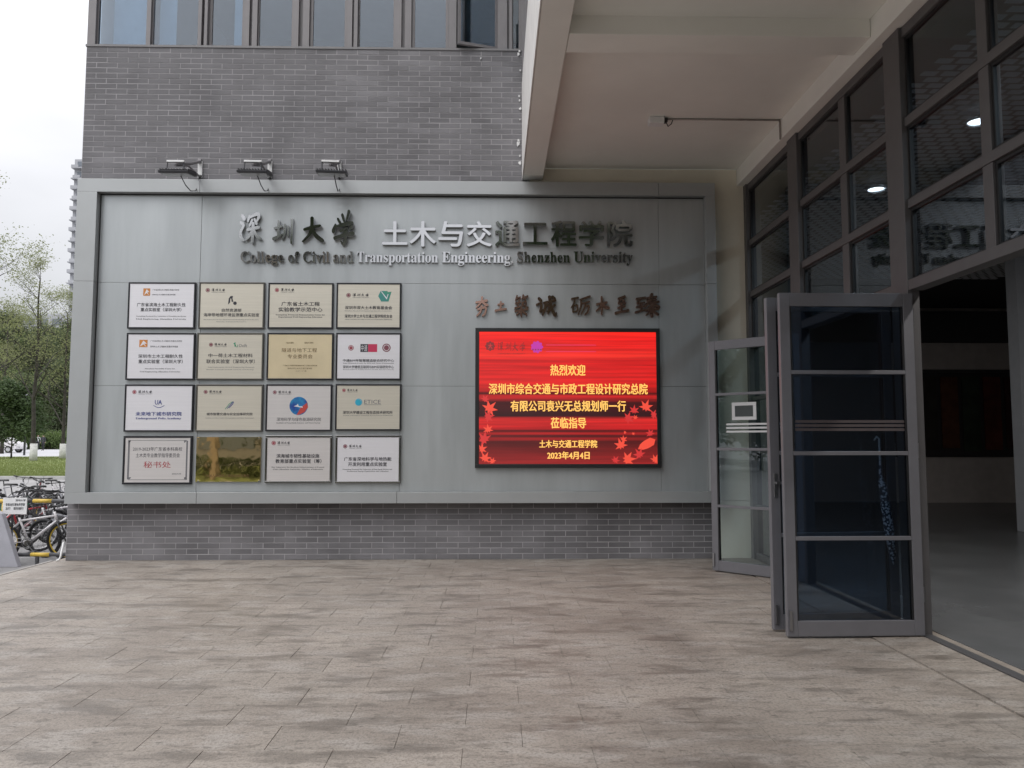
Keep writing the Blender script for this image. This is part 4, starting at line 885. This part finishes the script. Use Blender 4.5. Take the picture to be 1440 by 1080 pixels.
# ================================================================== BICYCLES
M_tyre = mat('tyre_rubber', (.02, .02, .022), .8)
PAINT = {k: mat('bike_' + k, c, .35, coat=.3) for k, c in dict(white=(.72, .70, .72), red=(.42, .03, .04), black=(.03, .03, .035), silver=(.45, .45, .47), green=(.03, .16, .09), yellow=(.65, .45, .05), grey=(.2, .2, .22), blue=(.04, .10, .30)).items()}
M_chain = mat('chain_steel', (.2, .2, .2), .4, metal=.8)
bmesh_cache = {}
def cached(key, fn):
    if key not in bmesh_cache: bmesh_cache[key] = fn()
    return bmesh_cache[key]
def bike(x, y, rz, paint, rim, label, basket=False, step=False, tilt=6, steer=0, z=None):
    zg = h(y) if z is None else z
    root = empty('bicycle', (x, y, zg), label, 'bicycle', 'bicycles parked behind the rack')
    root.rotation_euler = (R(tilt), 0, rz)
    r = .33; xr_, xf = -.5, .55; tb = Vector((-.05, 0, .30)); st_ = Vector((-.20, 0, .72)); hd_ = Vector((.36, 0, .78)); hd2 = Vector((.39, 0, .66))
    def frame():
        b = MB(); T = .019
        if step:
            b.tube([tb, (.12, 0, .36), hd2], T, 8)
        else:
            b.tube([st_ + Vector((0, 0, -.06)), hd_ + Vector((0, 0, -.04))], T * .9, 8); b.tube([tb, hd2], T * 1.15, 8)
        b.tube([tb, st_], T * .9, 8); b.tube([hd_ + Vector((-.01, 0, .03)), hd2], T * 1.1, 8)
        for s in (-1, 1):
            b.tube([tb, (xr_, s * .06, r)], .010, 6); b.tube([st_ + Vector((0, 0, -.08)), (xr_, s * .06, r)], .009, 6)
        return b.mesh('frame', PAINT[paint], True)
    obj('frame', cached(('f', paint, step), frame), root)
    def fork():
        b = MB()
        b.tube([hd2 + Vector((0, 0, 0)), (.42, 0, .60)], .022, 8)
        for s in (-1, 1): b.tube([(.42, s * .055, .62), (.47, s * .055, .48), (xf, s * .055, r)], .013, 6)
        b.box(.40, .44, -.06, .06, .60, .63); return b.mesh('fork', PAINT['black' if paint != 'black' else 'grey'], True)
    obj('fork', cached(('k', paint), fork), root)
    for cx in (xr_, xf):
        def wheel():
            return MB().ring((0, 0, 0), r - .022, .024, 'y', 26, 6).mesh('wheel', M_tyre, True)
        w = obj('wheel', cached('w', wheel), root, (cx, 0, r)); w.rotation_euler.y = random.uniform(0, 1)
        obj('rim', cached(('r', rim), lambda: MB().ring((0, 0, 0), r - .052, .013, 'y', 26, 4).mesh('rim', PAINT[rim])), w)
        def spk():
            b = MB()
            for i in range(18):
                a = 2 * math.pi * i / 18; s = .02 * (1 if i % 2 else -1)
                b.tube([(.02 * math.cos(a + .6), s, .02 * math.sin(a + .6)), ((r - .06) * math.cos(a), 0, (r - .06) * math.sin(a))], .0018, 3, False)
            b.tube([(0, -.05, 0), (0, .05, 0)], .02, 8); return b.mesh('spokes', M_chain)
        obj('spokes', cached('s', spk), w)
    def drive():
        b = MB(); b.ring((tb.x, -.05, tb.z), .085, .007, 'y', 20, 4); b.disc((tb.x, -.053, tb.z), .05, .006, 'y', 14)
        b.tube([(tb.x, -.05, tb.z + .085), (xr_, -.05, r + .035)], .005, 4); b.tube([(tb.x, -.05, tb.z - .085), (xr_, -.05, r - .035)], .005, 4)
        b.tube([(tb.x, -.07, tb.z), (tb.x + .10, -.08, tb.z - .13)], .010, 6); b.tube([(tb.x, .07, tb.z), (tb.x - .10, .08, tb.z + .13)], .010, 6)
        b.box(tb.x + .06, tb.x + .14, -.17, -.08, tb.z - .14, tb.z - .12); b.box(tb.x - .14, tb.x - .06, .08, .17, tb.z + .12, tb.z + .14); b.tube([(tb.x, -.07, tb.z), (tb.x, .07, tb.z)], .022, 8)
        return b.mesh('crank', M_chain)
    obj('crank', cached('d', drive), root)
    def saddle():
        b = MB(); b.tube([(-.19, 0, .70), (-.225, 0, .86)], .013, 8)
        i0 = len(b.v)
        for (px, w, zt_) in ((-.36, .075, .90), (-.30, .085, .905), (-.20, .05, .90), (-.10, .022, .90), (-.07, .012, .89)):
            b.v += [Vector((px, -w, zt_ - .03)), Vector((px, -w * .6, zt_)), Vector((px, w * .6, zt_)), Vector((px, w, zt_ - .03)), Vector((px, 0, zt_ - .05))]
        for k in range(4):
            for j in range(5): b.f.append((i0 + k * 5 + j, i0 + k * 5 + (j + 1) % 5, i0 + k * 5 + 5 + (j + 1) % 5, i0 + k * 5 + 5 + j))
        b.f += [(i0, i0 + 1, i0 + 2, i0 + 3, i0 + 4), tuple(i0 + 20 + j for j in range(5))]
        return b.mesh('saddle', M_black)
    obj('saddle', cached('a', saddle), root)
    def bars():
        b = MB(); b.tube([(0, 0, 0), (-.01, 0, .10), (.06, 0, .14)], .014, 8)
        b.tube([(.02, -.31, .17), (.06, -.2, .15), (.07, 0, .14), (.06, .2, .15), (.02, .31, .17)], .012, 8)
        for s in (-1, 1):
            b.tube([(.02, s * .31, .17), (.04, s * .22, .158)], .018, 8); b.tube([(.06, s * .20, .15), (.10, s * .24, .13), (.08, s * .31, .13)], .006, 5)
        b.tube([(.07, .10, .14), (.12, .06, .02), (.10, 0, -.12)], .004, 4); b.tube([(.07, -.12, .14), (.14, -.05, .0), (.05, 0, -.10)], .004, 4)
        return b.mesh('handlebar', M_black)
    hb = obj('handlebar', cached('h', bars), root, (hd_.x, 0, hd_.z)); hb.rotation_euler.z = steer
    def stand():
        b = MB(); b.tube([(xr_ + .15, .05, .28), (xr_ + .10, .17, .0)], .009, 6); return b.mesh('kickstand', M_chain)
    obj('kickstand', cached('n', stand), root)
    if basket:
        def bas():
            b = MB(); x0, x1, y0, y1, z0, z1 = .46, .74, -.17, .17, .70, .94; t = .004
            for zz in (z0, z0 + .08, z0 + .16, z1):
                b.tube([(x0, y0, zz), (x1, y0, zz), (x1, y1, zz), (x0, y1, zz), (x0, y0, zz)], t, 4)
            for i in range(8):
                yy = y0 + (y1 - y0) * i / 7; b.tube([(x0, yy, z1), (x0, yy, z0), (x1, yy, z0), (x1, yy, z1)], .0025, 3)
            for i in range(6):
                xx = x0 + (x1 - x0) * i / 5; b.tube([(xx, y0, z1), (xx, y0, z0), (xx, y1, z0), (xx, y1, z1)], .0025, 3)
            return b.mesh('basket', M_black)
        obj('basket', cached('b', bas), root)
    return root
def gx(px, y): return P(px, 640, 1, y).x
bk = [
 (-8.34, 2.30, .22, 'black', 'silver', 'black bicycle standing in front of the grey sloping board, only its wheel in view', 0, 0, 5, 0),
 (gx(52, 3.65), 3.65, .10, 'white', 'yellow', 'white bicycle with yellow rims directly behind the striped rack', 0, 0, 6, .2),
 (gx(112, 3.9), 3.85, 2.95, 'grey', 'black', 'grey bicycle half hidden by the brick corner behind the rack', 0, 0, -5, -.3),
 (gx(8, 4.4), 4.4, .5, 'black', 'silver', 'black bicycle behind the notice on the rack', 1, 1, 6, .3),
 (gx(30, 5.2), 5.3, .9, 'red', 'black', 'red framed bicycle in the second row', 0, 0, 7, .1),
 (gx(70, 5.2), 5.4, .35, 'white', 'silver', 'white bicycle with silver rims in the second row', 0, 0, -6, .4),
 (gx(98, 6.0), 6.2, 2.6, 'black', 'silver', 'black bicycle in the third row next to the building corner', 0, 0, 7, -.2),
 (gx(58, 6.4), 6.5, 2.2, 'silver', 'black', 'silver bicycle in the third row behind the white one', 1, 1, 5, .5),
 (gx(14, 6.6), 6.7, 1.0, 'green', 'black', 'dark green bicycle in the third row near the left of the rack', 0, 0, -7, .3),
 (gx(84, 7.6), 7.8, .6, 'white', 'black', 'white bicycle with black rims in the fourth row', 0, 0, 6, .1),
 (gx(38, 7.9), 8.1, 2.5, 'black', 'yellow', 'black bicycle with yellow rims in the fourth row', 0, 0, 6, .7),
 (gx(4, 8.3), 8.4, .8, 'grey', 'silver', 'grey bicycle in the fourth row at the left', 0, 0, 7, 0),
 (gx(66, 9.6), 9.7, .9, 'black', 'silver', 'black bicycle with wire basket in the row by the lawn', 1, 1, 6, .4),
 (gx(96, 10), 10.1, 2.4, 'grey', 'black', 'grey bicycle in the row by the lawn next to the building', 0, 0, -6, -.3),
 (gx(24, 10.3), 10.5, .7, 'black', 'black', 'all black bicycle in the row by the lawn', 0, 0, 6, .2),
 (gx(48, 11.8), 12.0, 2.1, 'red', 'silver', 'small looking red bicycle farthest back near the tree', 0, 0, 6, .5),
 (gx(82, 12.2), 12.4, .9, 'white', 'silver', 'white bicycle farthest back near the building', 0, 0, -6, .1),
 (gx(8, 12.4), 12.6, 1.2, 'silver', 'black', 'silver bicycle farthest back at the left', 0, 0, 6, .3),
]
for b_ in bk: bike(b_[0], b_[1], b_[2], b_[3], b_[4], b_[5], b_[6], b_[7], b_[8], b_[9])
# striped rack rail
rk = empty('bicycle_rack', (gx(50, 3.2), 3.2, -.55), 'low yellow and black striped tube rack in front of the bicycles', 'bicycle rack')
M_ry = mat('rack_yellow', (.62, .43, .07), .45, var=.1, scale=8); M_rk = mat('rack_dark', (.07, .07, .075), .45)
x = -3.3; i = 0
while x < 1.25:
    for zz in (1.01, .16): MB().tube([(x, 0, zz), (x + .3, 0, zz)], .032, 10).build('rail', M_ry if i % 2 else M_rk, rk, smooth=True)
    x += .3; i += 1
for i in range(9):
    xx = -3.2 + i * .36 + (.2 if i % 2 else 0)
    MB().tube([(xx, 0, .19), (xx, 0, .55)], .017, 8).build('upright', M_rk, rk, smooth=True); MB().tube([(xx, 0, .551), (xx, 0, .98)], .017, 8).build('upright', M_ry if i % 2 else M_rk, rk, smooth=True)
for xx in (-3.1, -1.5, 0.1): MB().tube([(xx, 0, 0), (xx, 0, .13)], .03, 8).build('foot', M_rk, rk)
rt, rb_ = P(5, 700, 1, 3.13), P(37.5, 723, 1, 3.13)
sg = empty('rack_notice', ((rt.x + rb_.x) / 2, 3.13, rb_.z), 'white notice board with two lines of dark print hung on the bicycle rack', 'sign')
under(MB().box(rt.x, rb_.x, 3.12, 3.135, rb_.z, rt.z).build('board', M_white), sg)
text_px('非机动车请有序停放', M_paint, (8, 707.5, 35, 711.5), 3.1195, sg, 'lettering', .001, .01)
text_px('出行　请勿骑行', M_paint, (8, 713, 33, 717), 3.1195, sg, 'lettering', .001, .01)
text_px('深圳大学', M_paint, (22, 702, 36, 705), 3.1195, sg, 'lettering', .001, .01)
# grey sloping board
sl = P(28, 797, 2, -.55); s2 = P(5, 722, 1, sl.y)
bd = empty('sloping_board', (sl.x, sl.y, -.55), 'pale grey sloping board standing beside the terrace in front of the rack', 'board')
b = MB(); dx = s2.x - sl.x; hh = s2.z + .55
b.prism([(0, 0), (-.42, 0), (-.62, hh * .9), (dx - .24, hh + .12), (dx, hh)], -.05, .05)
b.build('board', mat('pale_grey_panel', (.42, .42, .46), .55, var=.06, scale=5), bd, bevel=.008)

# ================================================================== TREES
M_bark = mat('tree_bark', (.045, .04, .035), .95, var=.3, scale=4, bump=.6, bscale=20); M_wash = mat('whitewash', (.5, .5, .48), .9, var=.15)
def leafmat(name, c, c2, tr=.35):
    m = mat(name, c, .7, col2=c2, scale=.7, detail=3, lo=.3, hi=.7); b = m.node_tree.nodes['Principled BSDF']
    N = m.node_tree.nodes; L = m.node_tree.links; t = N.new('ShaderNodeBsdfTranslucent'); mx = N.new('ShaderNodeMixShader'); mx.inputs[0].default_value = tr
    L.new(b.inputs['Base Color'].links[0].from_socket, t.inputs[0]); L.new(b.outputs[0], mx.inputs[1]); L.new(t.outputs[0], mx.inputs[2]); L.new(mx.outputs[0], N['Material Output'].inputs[0]); return m
M_lf1 = leafmat('spring_leaves', (.19, .22, .09), (.27, .28, .14), .5); M_lf2 = leafmat('dark_leaves', (.05, .085, .035), (.08, .12, .045), .3); M_lf3 = leafmat('bright_leaves', (.085, .14, .04), (.13, .18, .06), .4); M_lf4 = leafmat('olive_leaves', (.075, .105, .05), (.12, .145, .075), .4)
def grow(height, spread, levels, first, seed, nk=4, upw=.55, rad=None, lean=(0, 0)):
    rnd_ = random.Random(seed); wood = MB(); tips = []; rad = rad or height * .0108
    def branch(p, d, ln, r, lv):
        n = 4; pts = [p]; rs = [r]; q = p.copy(); dd = d.copy()
        for i in range(n):
            dd = (dd + Vector((rnd_.uniform(-1, 1), rnd_.uniform(-1, 1), rnd_.uniform(-.4, .8))) * .13).normalized(); q = q + dd * ln / n; pts.append(q.copy()); rs.append(r * (1 - .6 * (i + 1) / n))
        wood.tube(pts, rs, 6 if lv < 2 else 4 if lv < 3 else 3, False)
        if lv >= levels - 1: tips.extend(pts[1:])
        if lv < levels:
            for k in range(nk if lv else nk + 1):
                t = rnd_.uniform(.35, 1.0); j = min(n - 1, int(t * n)); s = pts[j].lerp(pts[j + 1], t * n - j)
                a = rnd_.uniform(0, 2 * math.pi); side = Vector((math.cos(a), math.sin(a), rnd_.uniform(.1, .7) * upw * 1.4))
                branch(s, (dd * .45 + side).normalized(), ln * rnd_.uniform(.5, .75), rs[j] * .6, lv + 1)
    trunk = [Vector((0, 0, 0))]; rs = [rad * 1.25]; n = 9; q = Vector((0, 0, 0))
    for i in range(n):
        q = q + Vector((rnd_.uniform(-.02, .02) * height / 4 + lean[0] * height / n, rnd_.uniform(-.02, .02) * height / 4 + lean[1] * height / n, height * .85 / n)); trunk.append(q.copy()); rs.append(rad * (1 - .75 * (i + 1) / n))
    wood.tube(trunk, rs, 10)
    m0 = int(first * n)
    for i in range(m0, n + 1):
        for k in range(2 if i < n else 3):
            a = rnd_.uniform(0, 2 * math.pi); f = 1 - .55 * (i - m0) / max(1, n - m0)
            d = Vector((math.cos(a), math.sin(a), upw * rnd_.uniform(.8, 1.5))).normalized(); branch(trunk[i], d, spread * f * rnd_.uniform(.7, 1.05), rs[i] * .5, 1)
    return wood, tips
def leaves(tips, count, size, cl, seed):
    rnd_ = random.Random(seed); b = MB()
    for _ in range(count):
        t = tips[rnd_.randrange(len(tips))]; c = t + Vector((rnd_.gauss(0, cl), rnd_.gauss(0, cl), rnd_.gauss(0, cl * .8)))
        u = Vector((rnd_.gauss(0, 1), rnd_.gauss(0, 1), rnd_.gauss(0, .6))).normalized(); v = u.cross(Vector((rnd_.gauss(0, 1), rnd_.gauss(0, 1), rnd_.gauss(0, 1)))).normalized(); s = size * rnd_.uniform(.6, 1.3)
        i = len(b.v); b.v += [c - u * s, c + v * s * .45, c + u * s, c - v * s * .45]; b.f.append((i, i + 1, i + 2, i + 3))
    return b
def fmesh(b, name, m):
    me = bpy.data.meshes.new(name); me.from_pydata([tuple(v) for v in b.v], [], b.f); me.update(); me.materials.append(m); return me
TM = {}
def treemesh(kind):
    if kind in TM: return TM[kind]
    H, sp_, lv, fi, seed, nk, up, cnt, sz, cl, lm = {
        'sparse': (14.0, 3.6, 4, .36, 4, 3, .85, 5500, .055, .2, M_lf1), 'sparse2': (13, 3.9, 4, .3, 11, 3, .75, 8000, .055, .25, M_lf1),
        'dark': (6.5, 2.4, 2, .3, 21, 5, .45, 11000, .13, .45, M_lf2), 'bright': (11, 3.6, 2, .25, 31, 5, .5, 13000, .20, .75, M_lf3), 'olive': (12, 3.8, 2, .2, 41, 5, .5, 13000, .20, .8, M_lf4)}[kind]
    w, t = grow(H, sp_, lv, fi, seed, nk, up)
    TM[kind] = (w.mesh('trunk', M_bark, True), fmesh(leaves(t, cnt, sz, cl, seed), 'crown', lm)); return TM[kind]
def tree(kind, x, y, label, s=1., rz=0., wash=False, group=None, name='tree', z=None):
    r = empty(name, (x, y, (h(y) if z is None else z) - .05), label, 'tree', group, rz); r.scale = (s, s, s)
    w, c = treemesh(kind); obj('trunk', w, r); obj('crown', c, r)
    if wash: MB().tube([(0, 0, .02), (0, 0, .5), (0, 0, 1.2)], [.235, .225, .21], 12).build('whitewash_band', M_wash, r, smooth=True)
    return r
def tx(px, y): return P(px, 640, 1, y).x
tree('sparse', tx(47, 41), 41, 'tall slender tree with thin spring leaves and whitewashed foot on the lawn', 1.0, .4, True)
tree('dark', tx(16, 47), 47, 'small round dense dark green tree left of the tall slender one', .85, 0)
tree('sparse2', tx(88, 46), 46, 'slim tree with thin leaves close to the building corner', .95, 2.1, True)
tree('sparse2', tx(-70, 23), 23, 'tall thin-leaved tree whose branches reach in over the left edge', 1.0, 1.0)
tree('sparse2', tx(2, 62), 62, 'thin-leaved tree across the path behind the parked car', 1.1, 3.3)
TC = {}; ORD = ['first', 'second', 'third', 'fourth', 'fifth', 'sixth', 'seventh', 'eighth', 'ninth', 'tenth', 'eleventh', 'twelfth']
hl = 'trees on the wooded hillside'
q = 0
for i, (px, y, k, s) in enumerate(((-30, 92, 'bright', .9), (4, 95, 'bright', .8), (30, 93, 'olive', .7), (58, 96, 'bright', .75), (84, 94, 'olive', .85), (112, 96, 'bright', .9), (-60, 110, 'olive', 1.2), (-12, 108, 'olive', 1.1), (18, 112, 'bright', 1.0), (44, 108, 'olive', 1.0), (70, 112, 'bright', .9), (96, 108, 'olive', 1.05), (124, 112, 'olive', 1), (0, 128, 'olive', 1.1), (26, 130, 'bright', .9), (52, 128, 'olive', .9), (80, 131, 'bright', .9), (104, 128, 'olive', 1.0))):
    band = ['at the foot of the wooded hill', 'halfway up the wooded hill', 'along the top of the wooded hill'][0 if y < 100 else 1 if y < 120 else 2]
    key_ = (k, band); TC[key_] = TC.get(key_, 0) + 1
    tree(k, tx(px, y), y, ('bright green' if k == 'bright' else 'olive green') + ' leafy tree ' + band + ', ' + ORD[TC[key_] - 1] + ' such from the left', s, i * 1.3, group=hl)
# shrubs under the trees
def shrub(x, y, s, label):
    r = empty('shrub', (x, y, h(y)), label, 'shrub', 'clipped shrubs along the foot of the hill')
    rr = random.Random(int(x * 10)); tp = [Vector((rr.uniform(-.8, .8), rr.uniform(-.5, .5), rr.uniform(.3, 1.1))) for _ in range(30)]
    obj('foliage', cached('shrub', lambda: fmesh(leaves(tp, 1500, .10, .28, 3), 'foliage', M_lf3)), r); r.scale = (s, s, s)
    w = MB()
    for k in range(5): w.tube([(0, 0, 0), (rr.uniform(-.5, .5), rr.uniform(-.3, .3), .8)], .03, 4)
    obj('stem', cached('stem', lambda: w.mesh('stem', M_bark)), r)
for i in range(9): shrub(tx(-8 + i * 14, 85.5), 85.2 + (i % 2) * .6, 1.5, ORD[i] + ' from the left of the rounded shrubs along the rubble wall')

# grass tufts near the kerb
g_ = MB()
for _ in range(14000):
    y = 20.4 + 30 * random.random() ** 1.8; x = random.uniform(tx(-30, y), tx(120, y)); z = h(y) + .03; a = random.uniform(0, 6.28); w = .012 + y * .0002; hg_ = random.uniform(.04, .10)
    i = len(g_.v); g_.v += [Vector((x - w * math.cos(a), y - w * math.sin(a), z)), Vector((x + w * math.cos(a), y + w * math.sin(a), z)), Vector((x + random.uniform(-.03, .03), y + random.uniform(-.03, .03), z + hg_))]; g_.f.append((i, i + 1, i + 2))
go = obj('grass', fmesh(g_, 'grass', leafmat('grass_blades', (.17, .22, .06), (.22, .25, .09), .4))); tag(go, 'short green grass blades on the lawn', 'grass', kind='stuff')

# ================================================================== PEOPLE
def person(x, y, s, top, legs, label, face=0, stride=.18, bag=False):
    root = empty('person', (x, y, h(y) + .03), label, 'person'); root.rotation_euler.z = face; root.scale = (s, s, s)
    J = {'pel': (0, 0, .95, .13), 'wai': (0, 0, 1.12, .12), 'che': (0, .0, 1.33, .155), 'nec': (0, 0, 1.49, .055), 'hea': (0, -.01, 1.60, .085), 'hd2': (0, -.01, 1.68, .08)}
    for n, sg_ in (('l', 1), ('r', -1)):
        J.update({n + 'hip': (sg_ * .09, 0, .90, .095), n + 'kne': (sg_ * .10, -sg_ * stride * .5, .50, .062), n + 'ank': (sg_ * .10, -sg_ * stride * (.9 if sg_ > 0 else 1.1), .09, .042), n + 'toe': (sg_ * .11, -sg_ * stride * .9 - .13, .04, .035),
                  n + 'sho': (sg_ * .19, 0, 1.42, .06), n + 'elb': (sg_ * .24, sg_ * stride * .3, 1.15, .043), n + 'wri': (sg_ * .24, sg_ * stride * .5 - .08, .92, .03), n + 'han': (sg_ * .235, sg_ * stride * .5 - .11, .84, .035)})
    E = [('pel', 'wai'), ('wai', 'che'), ('che', 'nec'), ('nec', 'hea'), ('hea', 'hd2')]
    for n in 'lr': E += [('pel', n + 'hip'), (n + 'hip', n + 'kne'), (n + 'kne', n + 'ank'), (n + 'ank', n + 'toe'), ('che', n + 'sho'), (n + 'sho', n + 'elb'), (n + 'elb', n + 'wri'), (n + 'wri', n + 'han')]
    ks = list(J); me = bpy.data.meshes.new('body'); me.from_pydata([J[k][:3] for k in ks], [(ks.index(a), ks.index(b)) for a, b in E], [])
    o = bpy.data.objects.new('body', me); col.objects.link(o); sk = o.modifiers.new('s', 'SKIN'); sv = me.skin_vertices[0].data
    for i, k in enumerate(ks): sv[i].radius = (J[k][3], J[k][3] * .85); sv[i].use_root = (k == 'pel')
    su = o.modifiers.new('u', 'SUBSURF'); su.levels = 2; su.render_levels = 2
    m2 = bpy.data.meshes.new_from_object(o.evaluated_get(bpy.context.evaluated_depsgraph_get())); bpy.data.objects.remove(o)
    m2.materials.clear()
    for mm in (top, legs, mat('skin', (.42, .27, .20), .6), mat('shoe', (.05, .05, .05), .6), mat('hair', (.02, .018, .016), .6)): m2.materials.append(mm)
    for p_ in m2.polygons:
        c = p_.center; p_.use_smooth = True
        p_.material_index = 3 if c.z < .09 else 1 if c.z < .98 and abs(c.x) < .2 else 2 if (c.z > 1.50 or (abs(c.x) > .2 and c.z < .93)) else 0
        if c.z > 1.66 or (c.z > 1.55 and c.y > .03): p_.material_index = 4
    obj('body', m2, root)
    if bag: MB().box(-.15, .15, .12, .26, 1.02, 1.42).build('backpack', mat('backpack_cloth', (.03, .035, .05), .8), root, bevel=.03)
    return root
pd_ = mat('dark_jacket', (.035, .035, .045), .8, var=.1); pk = mat('khaki_trousers', (.36, .33, .29), .8); pb_ = mat('black_trousers', (.03, .03, .035), .8)
person(tx(41, 50), 50.5, 1.02, pd_, pk, 'person in dark jacket and pale trousers walking past the whitewashed tree trunk', .6, .2, True)
person(tx(60, 75), 75, 1.0, pd_, pb_, 'person in dark clothes standing alone on the far path', 0, .05)
person(tx(52.5, 80), 80, 1.0, mat('pale_shirt', (.5, .5, .52), .8), pb_, 'person in a pale shirt on the far path behind the tall tree', .5, .15)

# parked car beyond the lawn
cy = 66; car = empty('car', (tx(-1, cy), cy, h(cy) + .02), 'white car at the far left beyond the lawn', 'car')
prof = [(-2.1, .35), (-2.15, .75), (-1.9, .95), (-1.2, 1.02), (-.55, 1.45), (.75, 1.47), (1.5, 1.05), (2.05, .95), (2.15, .6), (2.1, .35)]
b = MB(); b.prism(prof, -.85, .85); b.build('body', PAINT['white'], car, bevel=.06)
MB().prism([(-1.08, 1.03), (-.52, 1.40), (.72, 1.42), (1.35, 1.06)], -.865, .865).build('window', mat('car_glass', (.02, .025, .03), .08), car)
for sx_ in (-1.35, 1.35):
    for sy_ in (-.8, .8):
        w = MB().disc((0, -.1, 0), .33, .2, 'y', 20).build('wheel', M_tyre, car, loc=(sx_, sy_, .33)); MB().disc((0, -.107, 0), .2, .214, 'y', 14).build('rim', PAINT['silver'], w)
MB().box(2.06, 2.16, -.75, -.4, .62, .78).build('headlight', M_white, car); MB().box(2.06, 2.16, .4, .75, .62, .78).build('headlight', M_white, car)
# lamp post by the path
lp = empty('street_lamp', (tx(34, 56), 56, h(56)), 'slim dark lamp post between the small dark tree and the tall one', 'street lamp')
MB().tube([(0, 0, 0), (0, 0, 5)], [.09, .06], 8).build('post', PAINT['black'], lp); MB().disc((0, 0, 5.0), .22, .12, 'z', 12, .1).build('lamp_head', PAINT['grey'], lp)

# ================================================================== FAR BUILDINGS
M_tw = mat('tower_render', (.40, .41, .44), .8, var=.05, scale=.05); M_twg = mat('tower_glass', (.16, .18, .21), .25)
ty = 230; txl = P(99.5, 245, 1, ty).x; ttop = P(107, 222, 1, ty).z
tw = empty('apartment_tower', (txl, ty, 0), 'tall pale apartment tower rising behind the brick corner', 'building')
MB().box(.45, 26, 1.2, 22, -2, ttop).build('core', M_tw, tw)
nf = 27; fh = ttop / nf
slab_ = MB().box(0, 26.5, 0, 22.5, 0, .35).mesh('balcony_slab', M_tw); par = MB().box(0, 2.2, -.02, .12, .36, 1.2).mesh('parapet', M_tw); wn_ = MB().box(0, 1.5, 0, .12, 0, 1.5).mesh('window', M_twg)
pier = MB().box(.0, .45, .2, .6, 0, 1).mesh('pier', M_tw)
for i in range(nf):
    obj('balcony_slab', slab_, tw, (0, 0, i * fh + (.0 if i % 2 else .1)))
    for k in range(4):
        obj('window', wn_, tw, (1.4 + k * 3.4, 1.1, i * fh + 1.1)); obj('parapet', par, tw, (k * 3.4 + (.6 if (i + k) % 2 else 0), 0, i * fh))
fb_ = empty('office_block', (tx(10, 190), 190, 0), 'pale grey block showing faintly above the hillside trees', 'building')
MB().box(-12, 14, 0, 20, -2, 34).build('wall', M_tw, fb_)
wn2 = MB().box(0, 2.2, 0, .1, 0, 1.6).mesh('window', M_twg)
for i in range(10):
    for k in range(7): obj('window', wn2, fb_, (-10.5 + k * 3.4, -.11, i * 3.3 + 1.5))

# ================================================================== ACROSS THE FORECOURT (seen in the reflections)
tag(box('forecourt_lawn', M_lawn, -60, 40, -46, -27, -.7, -.50), kind='structure')
tag(box('forecourt_road', mat('asphalt', (.06, .06, .063), .85, var=.1), -120, 120, -25, -18, -.7, -.545), kind='structure')
fc = 'trees across the forecourt'
for i, (x, y, k, s) in enumerate(((-22, -33, 'bright', .8), (-12.2, -35, 'dark', 1.95), (-10.6, -33, 'olive', 1.12), (-3, -34, 'bright', .75), (1.5, -34, 'dark', 1.6), (5.2, -35, 'dark', 1.7), (9, -34, 'dark', 1.6), (15, -34, 'olive', .8), (-31, -35, 'dark', 1.4), (25, -36, 'bright', .9))):  # some dark crowns added out of view so the metal letters reflect darker
    tree(k, x, y, ['bright green', 'olive green', 'dark green'][['bright', 'olive', 'dark'].index(k)] + ' tree out of view on the grass across the forecourt, ' + ORD[i] + ' in the row', s, i, group=fc, z=-.5)
for i, (x, y, k, s) in enumerate(((-33, -11, 'dark', 1.2), (-40, -17, 'olive', .8), (-37, -24, 'bright', .8))):
    tree(k, x, y, ['dark green', 'olive green', 'bright green'][i] + ' tree standing beyond the road beside the terrace', s, i, group='trees beside the forecourt', z=-.5)
cw = empty('covered_walkway', (-17, -31, -.5), 'low covered walkway with brown columns across the forecourt', 'walkway')
M_cw = mat('walkway_brown', (.40, .31, .24), .8, var=.1)
MB().box(-12, 12, -1.6, 1.6, 2.9, 3.25).build('roof', mat('walkway_roof', (.5, .48, .45), .8), cw)
cm_ = MB().box(-.2, .2, -.2, .2, 0, 2.9).mesh('column', M_cw)
for i in range(9): obj('column', cm_, cw, (-11.5 + i * 2.87, 1.3, 0))
hd_ = MB()
for i in range(9000):
    c = Vector((random.uniform(-32, -3), random.uniform(-34.9, -34.2), random.uniform(-.45, .45))); u = Vector((random.gauss(0, 1), random.gauss(0, 1), random.gauss(0, 1))).normalized() * .09; v = u.orthogonal() * .6
    k = len(hd_.v); hd_.v += [c - u, c + v, c + u, c - v]; hd_.f.append((k, k + 1, k + 2, k + 3))
he = obj('hedge', fmesh(hd_, 'hedge', M_lf3)); tag(he, 'long low clipped hedge along the road across the forecourt', 'hedge')
ob = empty('opposite_building', (0, -60, -.5), 'grey low campus building across the forecourt behind the trees', 'building')
MB().box(-35, 35, -12, 0, 0, 12).build('wall', mat('opposite_render', (.26, .25, .24), .8, var=.08, scale=.3), ob)
wm = MB().box(0, 5, 0, .1, 0, 1.9).mesh('window', M_twg)
for i in range(3):
    for k in range(10): obj('window', wm, ob, (-33 + k * 6.8, .005, 1.2 + i * 3.8))
